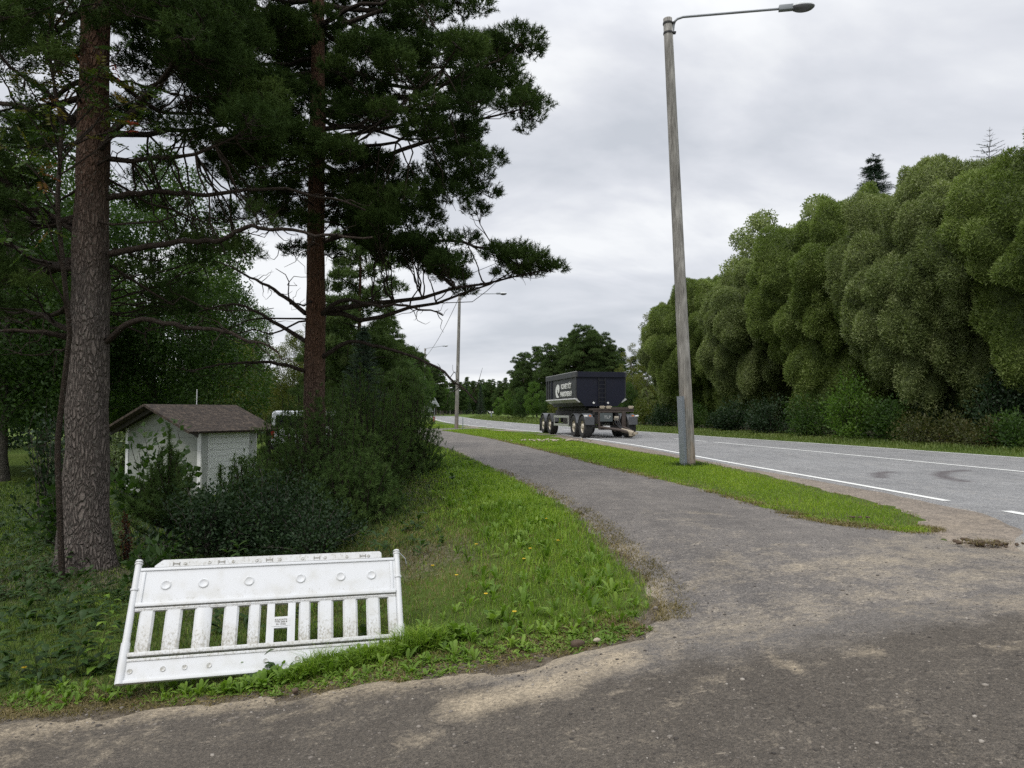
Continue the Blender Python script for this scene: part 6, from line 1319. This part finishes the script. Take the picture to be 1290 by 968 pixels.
# x 0..2, y 0..0.905 up, z toward the viewer
T = 0.045
for x0 in (0.035, BW - 0.035):
    m_ = MB(); m_.cyl((x0, 0.0, 0), (x0, 0.28, 0), 0.031, 0.031, 16); m_.cyl((x0, 0.28, 0), (x0, 0.865, 0), 0.025, 0.024, 16); m_.cyl((x0, 0.865, 0), (x0, 0.875, 0), 0.029, 0.029, 16)
    m_.cyl((x0, 0.875, 0), (x0, 0.886, 0), 0.022, 0.022, 14); m_.cyl((x0, 0.885, 0), (x0, 0.900, 0), 0.029, 0.022, 16); m_.cyl((x0, 0.66, 0), (x0, 0.675, 0), 0.031, 0.031, 16)
    bpart(m_, 'end_post')
# upper panel with recessed field
P0, P1 = 0.538, 0.815
m_ = MB(); m_.box((BW / 2, (P0 + P1) / 2, 0), (BW - 0.11, P1 - P0, 0.022)); m_.box((BW / 2, P1 + 0.003, 0.0), (BW - 0.115, 0.022, 0.044), None, 0.006); m_.box((BW / 2, P0 + 0.008, 0.004), (BW - 0.115, 0.030, 0.052), None, 0.010); m_.box((BW / 2, P0 - 0.028, 0.0), (BW - 0.12, 0.018, 0.036), None, 0.006)
m_.box((0.085, (P0 + P1) / 2, 0.002), (0.022, P1 - P0 - 0.03, 0.038), None, 0.005); m_.box((BW - 0.085, (P0 + P1) / 2, 0.002), (0.022, P1 - P0 - 0.03, 0.038), None, 0.005)
bpart(m_, 'reflector_panel', lambda c: 0.0 + 0.6 * np.clip(1 - np.abs(c[:, 1] - P0) / 0.03, 0, 1))
# top strip with studs
m_ = MB(); m_.prism([(0.15, P1 + 0.016), (BW - 0.16, P1 + 0.016), (BW - 0.16, 0.872), (BW - 0.175, 0.888), (0.205, 0.888), (0.185, 0.872), (0.15, 0.842)], -0.016, 0.020, 'z')
topo = bpart(m_, 'top_strip', lambda c: np.full(len(c), 0.62))
m_grime = paint('grime', (0.20, 0.19, 0.16), 0.8, dirt=0.3)
for k in range(9):
    xk = 0.36 + k * 0.172; m_ = MB(); m_.lathe([(0.014, 0), (0.012, 0.005), (0.008, 0.006), (0.005, 0.003), (0.0, 0.003)], (xk, 0.852, 0.0195), (0, 0, 1), 14); o = m_.build('stud', m_bar, topo, True); dirt_attr(o, lambda c: np.full(len(c), 0.9))
for xk in (0.30, 0.62, 0.97, 1.33, 1.69):     # embossed H marks
    m_ = MB(); m_.box((xk - 0.022, 0.853, 0.0215), (0.005, 0.026, 0.004)); m_.box((xk + 0.022, 0.853, 0.0215), (0.005, 0.026, 0.004)); m_.box((xk, 0.853, 0.0215), (0.038, 0.005, 0.0036)); m_.build('embossed_mark', m_grime, topo)
# dimples
for xk in (0.245, 0.505, 0.83, 1.21, 1.515, 1.755):
    m_ = MB(); m_.lathe([(0.038, 0.0), (0.034, 0.006), (0.030, 0.008), (0.024, 0.004), (0.014, 0.001), (0.0, 0.0004)], (xk, 0.69, 0.0115), (0, 0, 1), 24); o = m_.build('dimple', m_bar, bar, True); dirt_attr(o, lambda c: np.full(len(c), 0.3))
# slats
sl_x = [(0.09, 0.0), (0.145, .10), (0.325, .115), (0.525, .12), (0.72, .105), (0.885, .085), (1.245, .085), (1.40, .115), (1.585, .11), (1.76, .105), (1.91, .075)]
lo, hi = 0.200, 0.508
for xk, w in sl_x[1:]:
    m_ = MB(); m_.prism([(xk - w / 2, -0.012), (xk + w / 2, -0.012), (xk + w / 2, 0.002), (xk + w * 0.36, 0.016), (xk - w * 0.36, 0.016), (xk - w / 2, 0.002)], lo, hi, 'y'); bpart(m_, 'slat', lambda c: 0.25 + 0.75 * np.clip(1.2 - (c[:, 1] - lo) / 0.16, 0, 1))
m_ = MB(); m_.box((1.0, (lo + hi) / 2, 0), (0.055, hi - lo, 0.03), None, 0.004); m_.box((1.15, (lo + hi) / 2, 0), (0.055, hi - lo, 0.03), None, 0.004); m_.box((1.075, 0.356, 0.0), (0.104, 0.085, 0.026)); hp = bpart(m_, 'label_frame', lambda c: np.full(len(c), 0.35))
bm_ = m_ = MB(); m_.box((1.075, 0.356, 0.0145), (0.13, 0.06, 0.004)); lp = m_.build('label_plate', m_bar, hp); dirt_attr(lp, lambda c: np.full(len(c), 0.4))
def text(body, size, mat, parent, loc, rot=(0, 0, 0), ext=0.001, name='lettering', sx=1.0, align='CENTER', bold=0.0):
    cu_ = bpy.data.curves.new(name, 'FONT'); cu_.body = body; cu_.size = size; cu_.extrude = ext; cu_.align_x = align; cu_.align_y = 'CENTER'; cu_.offset = bold
    o = bpy.data.objects.new(name, cu_); COL.objects.link(o); cu_.materials.append(mat); o.parent = None
    dg = bpy.context.evaluated_depsgraph_get(); me = bpy.data.meshes.new_from_object(o.evaluated_get(dg)); bpy.data.objects.remove(o)
    if not me.materials: me.materials.append(mat)
    o = put(name, me, parent); o.location = loc; o.rotation_euler = rot; o.scale = (sx, 1, 1); return o
text('SULKUAITA\nTYPE 2000 B\nEN 13422', 0.017, m_grime, lp, (1.075, 0.357, 0.0178))
# rails and foot board
m_ = MB(); m_.box((BW / 2, lo - 0.008, 0.002), (BW - 0.115, 0.030, 0.05), None, 0.010); m_.box((BW / 2, lo - 0.045, 0.0), (BW - 0.12, 0.02, 0.036), None, 0.006); m_.box((BW / 2, hi + 0.004, 0.0), (BW - 0.12, 0.024, 0.036), None, 0.006)
bpart(m_, 'rail', lambda c: np.full(len(c), 0.75))
m_ = MB(); m_.box((BW / 2, 0.075, 0), (BW - 0.11, 0.145, 0.022)); m_.box((BW / 2, 0.012, 0), (BW - 0.11, 0.024, 0.044), None, 0.006); bpart(m_, 'foot_board', lambda c: np.full(len(c), 0.35))
for k, xk in enumerate([0.09, 0.30, 0.44, 0.60, 0.98, 1.2, 1.5, 1.75]):
    m_ = MB(); m_.lathe([(0.017, 0), (0.017, 0.005), (0.010, 0.002), (0.0, 0.0)], (xk, 0.08, 0.0115), (0, 0, 1), 14); o = m_.build('stud', m_bar, bar, True); dirt_attr(o, lambda c: np.full(len(c), 0.9))
MB().tube([(BW - 0.01, 0.86, 0.03), (BW + 0.03, 0.80, 0.05), (BW + 0.035, 0.76, 0.04)], 0.002, 5).build('wire', m_zinc, bar)
tag(bar, 'dirty white plastic road barrier with slats, leaning back in the weeds at the roadside', 'barrier')

# ------------------------------------------------------------------ four axle dump trailer
m_navy = paint('navy_body_paint', (0.007, 0.0085, 0.020), 0.5, 0.0, dirt=0.30, dcol=(0.03, 0.03, 0.032), scale=1.2, spec=0.3)
m_navyside = paint('dusty_lit_side_paint', (0.028, 0.030, 0.034), 0.5, dirt=0.8, dcol=(0.085, 0.08, 0.07), scale=1.5)  # dust over a base colour lightened to carry light from the left
m_chas = paint('dark_chassis', (0.028, 0.027, 0.027), 0.7, dirt=0.7, dcol=(0.10, 0.08, 0.062), scale=4)
m_rust = paint('rusty_steel', (0.055, 0.042, 0.036), 0.8, dirt=0.6, dcol=(0.14, 0.115, 0.09), scale=6)
m_fend = paint('fender_plastic', (0.075, 0.08, 0.088), 0.55, dirt=0.4, dcol=(0.14, 0.13, 0.115), scale=4)
m_alu = paint('aluminium', (0.55, 0.55, 0.53), 0.4, 0.5, dirt=0.35, dcol=(0.3, 0.28, 0.25))
m_rim = paint('dusty_rim', (0.52, 0.47, 0.38), 0.5, 0.2, dirt=0.5, dcol=(0.25, 0.2, 0.15), scale=5)
m_decal = paint('white_decal', (0.75, 0.75, 0.73), 0.5, dirt=0.1)
m_plate = paint('grey_green_plate', (0.075, 0.09, 0.092), 0.5, dirt=0.3)
m_hitch = paint('worn_drawbar', (0.36, 0.31, 0.23), 0.7, dirt=0.6, dcol=(0.12, 0.09, 0.07), scale=9)
m_lens_w = paint('white_lens', (0.8, 0.8, 0.78), 0.2, dirt=0.0); m_lens_o = paint('orange_lens', (0.6, 0.16, 0.02), 0.25, dirt=0.0)
tr_loc = (4.53, 34.05, 0.35 + 0.022)
trl = empty('dump_trailer', tr_loc, R(11.3))
# local: +x to photo right, -y forward (towards viewer), z up
# tipping body: side profile front view hull
def hull(y, w, zb, zt, ch):    # cross-section
    return [(-w, zt), (-w, zb + ch), (-w + ch * 0.95, zb), (w - ch * 0.95, zb), (w, zb + ch), (w, zt)]
bw = 1.25; y0, y1 = 0.9, 6.8; ztop = 3.15; zlow = 1.50; t_ = 0.05
m_ = MB(); bm = m_.bm
def ring(y, w, zb, zt, ch): return [bm.verts.new((x_, y, z_)) for x_, z_ in hull(y, w, zb, zt, ch)]
o1 = ring(y0, bw - 0.02, zlow, ztop - 0.2, 0.42); o2 = ring(y1, bw - 0.02, zlow, ztop - 0.2, 0.42)
i1 = ring(y0 + t_, bw - 0.07, zlow + 0.06, ztop - 0.2, 0.40); i2 = ring(y1 - t_, bw - 0.07, zlow + 0.06, ztop - 0.2, 0.40)
for k in range(5):
    bm.faces.new((o1[k], o1[k + 1], o2[k + 1], o2[k])); bm.faces.new((i1[k + 1], i1[k], i2[k], i2[k + 1]))
bm.faces.new(i1); bm.faces.new(i2[::-1])
for A_, B_ in ((o1, i1), (o2, i2)): pass
for k in (0, 5): bm.faces.new((o1[k], o2[k], i2[k], i1[k]))
bm.faces.new((o1[0], i1[0], i1[5], o1[5])); bm.faces.new((o2[0], o2[5], i2[5], i2[0]))
body = m_.build('tipper_body', m_navyside, trl)
m_ = MB(); m_.prism(hull(0, bw - 0.025, zlow, ztop - 0.2, 0.42), y0 - 0.012, y0 + 0.03, 'y'); fw = m_.build('front_panel', m_navy, trl)
m_ = MB(); m_.prism(hull(0, bw - 0.025, zlow, ztop - 0.2, 0.42), y1 - 0.03, y1 + 0.03, 'y'); m_.build('tailgate', m_navy, trl)
# top rim all round
m_ = MB(); 
for sx_ in (-1, 1): m_.box((sx_ * (bw + 0.0), (y0 + y1) / 2, ztop - 0.1), (0.10, y1 - y0 + 0.14, 0.26), None, 0.012)
rs = m_.build('side_rim', m_navyside, body)
m_ = MB(); m_.box((0, y0 - 0.03, ztop - 0.1), (2 * bw - 0.104, 0.10, 0.26), None, 0.01); m_.build('front_rim', m_navy, body); MB().box((0, y1 + 0.02, ztop - 0.1), (2 * bw - 0.104, 0.10, 0.26)).build('rear_rim', m_navy, body)
m_ = MB()
for sx_ in (-1, 1): m_.box((sx_ * (bw + 0.01), (y0 + y1) / 2, ztop + 0.040), (0.06, y1 - y0 + 0.10, 0.02))
m_.build('rail_cap', m_alu, body)
for sx_ in (-1, 1):
    for yy_ in (y0 + 0.08, y0 + 4.75, y0 + 5.35, y1 - 0.05):
        MB().box((sx_ * (bw + 0.005), yy_, (ztop - 0.23 + zlow + 0.42) / 2), (0.07, 0.12, ztop - 0.23 - zlow - 0.42), None, 0.01).build('side_rib', m_navyside if yy_ != y0 + 4.75 else m_navy, body)
    m_ = MB(); m_.prism([(sx_ * (bw - 0.02), zlow + 0.40), (sx_ * (bw + 0.10), zlow + 0.34), (sx_ * (bw - 0.16), zlow + 0.18), (sx_ * (bw - 0.20), zlow + 0.2)], y0 + 0.02, y1 - 0.05, 'y'); m_.build('side_flange', m_alu, body)
# ladder on the front
m_ = MB()
for sx_ in (-0.16, 0.16): m_.box((sx_ + 0.02, y0 - 0.08, 2.25), (0.035, 0.03, 1.25))
for k in range(6): m_.box((0.02, y0 - 0.08, 1.72 + k * 0.21), (0.30, 0.028, 0.03))
m_.build('ladder', paint('black_steel', (0.006, 0.007, 0.010), 0.5), trl)
for sx_ in (-0.38, 0.35): MB().lathe([(0.0, 0.03), (0.045, 0.03), (0.055, 0.0)], (sx_, y0 - 0.012, 1.66), (0, -1, 0), 16).build('marker_reflector', m_lens_w, fw)
# emblem and lettering on the left side  (x = -bw face)
sx0 = -bw + 0.012
emb = MB(); pts = []
for k in range(13):
    a_ = R(90 + 18 * k * 0.9); pts.append((math.cos(a_) * 0.30, math.sin(a_) * 0.42))
pts2 = [(0.04, 0.34), (-0.2, 0.30), (-0.40, 0.16), (-0.48, 0.0), (-0.44, -0.18), (-0.28, -0.34), (0.04, -0.38), (0.25, -0.34), (0.0, -0.24), (-0.12, -0.12), (-0.10, 0.02), (0.0, 0.10), (0.04, -0.08), (0.14, -0.16), (0.3, -0.04), (0.34, 0.14), (0.26, 0.28)]
sideM = lambda yy_, zz_: Matrix(((0, 0, -1, sx0 - 0.018), (-1, 0, 0, yy_), (0, 1, 0, zz_), (0, 0, 0, 1)))
emb.prism(pts2, 0, 0.006, 'z'); bmesh.ops.transform(emb.bm, matrix=sideM(4.35, 2.34), verts=emb.bm.verts); emb.build('emblem', m_decal, body)
def side_text(s, size, yy_, zz_, sx=1.0, bold=0.0):
    o = text(s, size, m_decal, body, (0, 0, 0), ext=0.004, sx=1, bold=bold, name='company_lettering'); o.matrix_local = sideM(yy_, zz_) @ Matrix.Diagonal((sx, 1, 1, 1)); return o
side_text('KONETYÖT', 0.36, 2.75, 2.52, 1.0, 0.010); side_text('PARKKINEN.FI', 0.34, 2.80, 2.13, 1.0, 0.010)
# chassis
m_ = MB()
for sx_ in (-0.42, 0.42): m_.box((sx_, 3.75, 1.18), (0.14, 7.9, 0.26))
for yy_ in (0.2, 1.3, 2.6, 4.0, 5.4, 6.6, 7.6): m_.box((0, yy_, 1.16), (0.70, 0.12, 0.16))
ch = m_.build('chassis', m_chas, trl)
MB().box((0, 4.4, 1.40), (1.1, 5.4, 0.16), None, 0.02).build('tipping_frame', m_chas, trl)
MB().cyl((0, 0.9, 1.30), (0, 0.9, 1.39), 0.62, 0.62, 28).build('turntable', m_rust, trl, True)
# front subframe deck with tilt: flat bed, hooks
m_ = MB(); m_.box((0.25, 0.05, 1.36), (2.0, 0.62, 0.07)); m_.box((0.25, -0.2, 1.28), (2.0, 0.08, 0.12)); m_.box((0.62, 0.02, 1.425), (0.9, 0.4, 0.05)); m_.build('front_deck', m_rust, trl)
for x_ in (-0.32, 0.0, 1.1):
    m_ = MB(); m_.box((x_, -0.20, 1.44), (0.20, 0.16, 0.14), None, 0.03); m_.cyl((x_ - 0.12, -0.24, 1.42), (x_ + 0.14, -0.24, 1.46), 0.035, n=10); m_.build('hook', m_hitch, trl)
# front bulkhead + plate
m_ = MB(); m_.box((-0.50, -0.30, 0.83), (0.08, 0.08, 0.85)); m_.box((0.72, -0.30, 0.83), (0.18, 0.08, 0.85)); m_.box((0.1, -0.30, 1.23), (1.3, 0.07, 0.07)); m_.box((0.12, -0.30, 0.43), (1.24, 0.09, 0.10)); m_.build('front_frame', m_rust, trl)
fp = MB().box((-0.17, -0.36, 0.97), (0.62, 0.03, 0.40), None, 0.008).build('front_plate', m_plate, trl)
text('TLP', 0.20, m_alu, fp, (-0.12, -0.378, 0.97), (R(90), 0, 0), 0.002, sx=1.1)
MB().box((0.36, -0.28, 0.92), (0.2, 0.14, 0.2), None, 0.02).build('valve_box', m_rim, trl)
MB().box((-0.12, -0.2, 0.52), (0.34, 0.14, 0.10), None, 0.02).build('hose_coupling', m_lens_w, trl)
for k in range(3): MB().tube([(0.3 + 0.05 * k, -0.33, 0.95), (0.2 + 0.12 * k, -0.55, 0.72), (0.3 + .05 * k, -0.9, 0.50), (0.42, -1.25, 0.42)], 0.016, 6).build('hose', m_strap, trl, True)
# drawbar
m_ = MB(); pA_, pB_ = np.array([-0.42, -0.30, 0.50]), np.array([0.70, -0.30, 0.50]); tip = np.array([0.66, -1.85, 0.26])
for s_p in (pA_, pB_): m_.tube([s_p, (s_p * 0.35 + tip * 0.65) + [0, 0, 0.03], tip + [0, 0.25, 0]], 0.06, 8)
m_.build('drawbar', m_rust, trl, True)
m_ = MB(); m_.tube([tip + [-0.32, 0.75, 0.12], tip + [-0.1, 0.35, 0.05], tip + [0, 0.05, 0]], 0.09, 10); m_.lathe([(0.05, -0.05), (0.11, -0.05), (0.11, 0.05), (0.05, 0.05), (0.05, -0.05)], tip + [0.02, -0.08, 0], (0, 0, 1), 18); m_.box(tip + [-0.04, 0.2, -0.06], (0.24, 0.22, 0.16), None, 0.03); m_.build('drawbar_eye', m_hitch, trl, True)
# wheels
def wheel(x_, y_, sx_):
    r = 0.52; w = MB(); w.lathe([(0.29, -0.02), (0.30, 0.0), (0.40, 0.03), (0.49, 0.02), (0.52, -0.03), (0.52, -0.33), (0.49, -0.37), (0.30, -0.36)], (x_, y_, r), (sx_, 0, 0), 40); w_ = w.build('wheel', m_tyre, trl, True)
    q = MB(); q.lathe([(0.295, -0.36), (0.295, -0.02), (0.275, -0.02), (0.25, -0.05), (0.235, -0.10), (0.15, -0.06), (0.13, -0.005), (0.10, 0.02), (0.0, 0.02)], (x_, y_, r), (sx_, 0, 0), 32)
    for k in range(10):
        a_ = k * 0.628; q.cyl((x_ - sx_ * 0.08, y_ + math.cos(a_) * 0.17, r + math.sin(a_) * 0.17), (x_ - sx_ * 0.03, y_ + math.cos(a_) * 0.17, r + math.sin(a_) * 0.17), 0.014, n=6)
    q.build('rim', m_rim, w_, True)
    return w_
axles = [0.0, 1.45, 6.2, 7.75]
for ya in axles:
    for sx_ in (-1, 1): wheel(sx_ * 1.24, ya, sx_)
    MB().cyl((-0.95, ya, 0.52), (0.95, ya, 0.52), 0.065, n=12).build('axle', m_chas, trl, True)
    m_ = MB()
    for sx_ in (-0.5, 0.5): m_.box((sx_, ya, 0.85), (0.12, 0.5, 0.42), None, 0.03)
    m_.build('suspension', m_chas, trl)
def fender(yc, sx_, front, name='fender'):
    m_ = MB(); n = 14; ri, ro = 0.60, 0.63; prof = []
    a0, a1 = (R(15), R(180)) if not front else (R(10), R(175))
    outer = [(yc - math.cos(a) * ro, 0.52 + math.sin(a) * ro) for a in np.linspace(a0, a1, n)]; inner = [(yc - math.cos(a) * ri, 0.52 + math.sin(a) * ri) for a in np.linspace(a0, a1, n)]
    xa, xb = sx_ * 0.84, sx_ * 1.27; bm = m_.bm
    R1 = [[bm.verts.new((x_, p[0], p[1])) for p in pr] for x_ in (xa, xb) for pr in (outer, inner)]
    for k in range(n - 1):
        bm.faces.new((R1[0][k], R1[0][k + 1], R1[2][k + 1], R1[2][k])); bm.faces.new((R1[1][k], R1[3][k], R1[3][k + 1], R1[1][k + 1])); bm.faces.new((R1[0][k], R1[1][k], R1[1][k + 1], R1[0][k + 1])); bm.faces.new((R1[2][k], R1[2][k + 1], R1[3][k + 1], R1[3][k]))
    return m_.build(name, m_fend, trl, True)
for i_, ya in enumerate(axles):
    for sx_ in (-1, 1): fender(ya, sx_, i_ == 0)
for sx_ in (-1, 1):
    MB().box((sx_ * 1.06, -0.63, 0.80), (0.44, 0.02, 0.36), None, 0.006).build('mudflap', m_fend, trl)
    MB().box((sx_ * 1.06, 8.44, 0.48), (0.44, 0.02, 0.72), None, 0.006).build('mudflap', m_tyre, trl)
    MB().box((sx_ * 1.25, -0.62, 1.04), (0.16, 0.07, 0.07), None, 0.015).build('side_lamp', m_lens_w, trl)
    MB().box((sx_ * 1.05, -0.64, 1.04), (0.10, 0.05, 0.06), None, 0.012).build('marker_lamp', m_lens_o, trl)
    m_ = MB(); m_.box((sx_ * 1.24, 3.8, 0.98), (0.03, 2.9, 0.12)); m_.box((sx_ * 1.24, 3.8, 0.55), (0.03, 2.9, 0.12)); m_.box((sx_ * 1.24, 2.38, 0.765), (0.034, 0.12, 0.55)); m_.box((sx_ * 1.235, 5.2, 0.765), (0.03, 0.08, 0.55)); m_.build('side_guard', m_alu, trl)
MB().box((0, 3.8, 0.82), (1.9, 1.3, 0.5), None, 0.06).build('tool_box', m_chas, trl)
MB().cyl((-0.6, 5.0, 0.86), (0.6, 5.0, 0.86), 0.19, n=18).build('air_tank', m_chas, trl, True)
tag(trl, 'dark navy four-axle dump trailer parked without a truck on the main road', 'trailer')
# small leftovers
print('verts', sum(len(o.data.vertices) for o in scene.objects if o.type == 'MESH'))
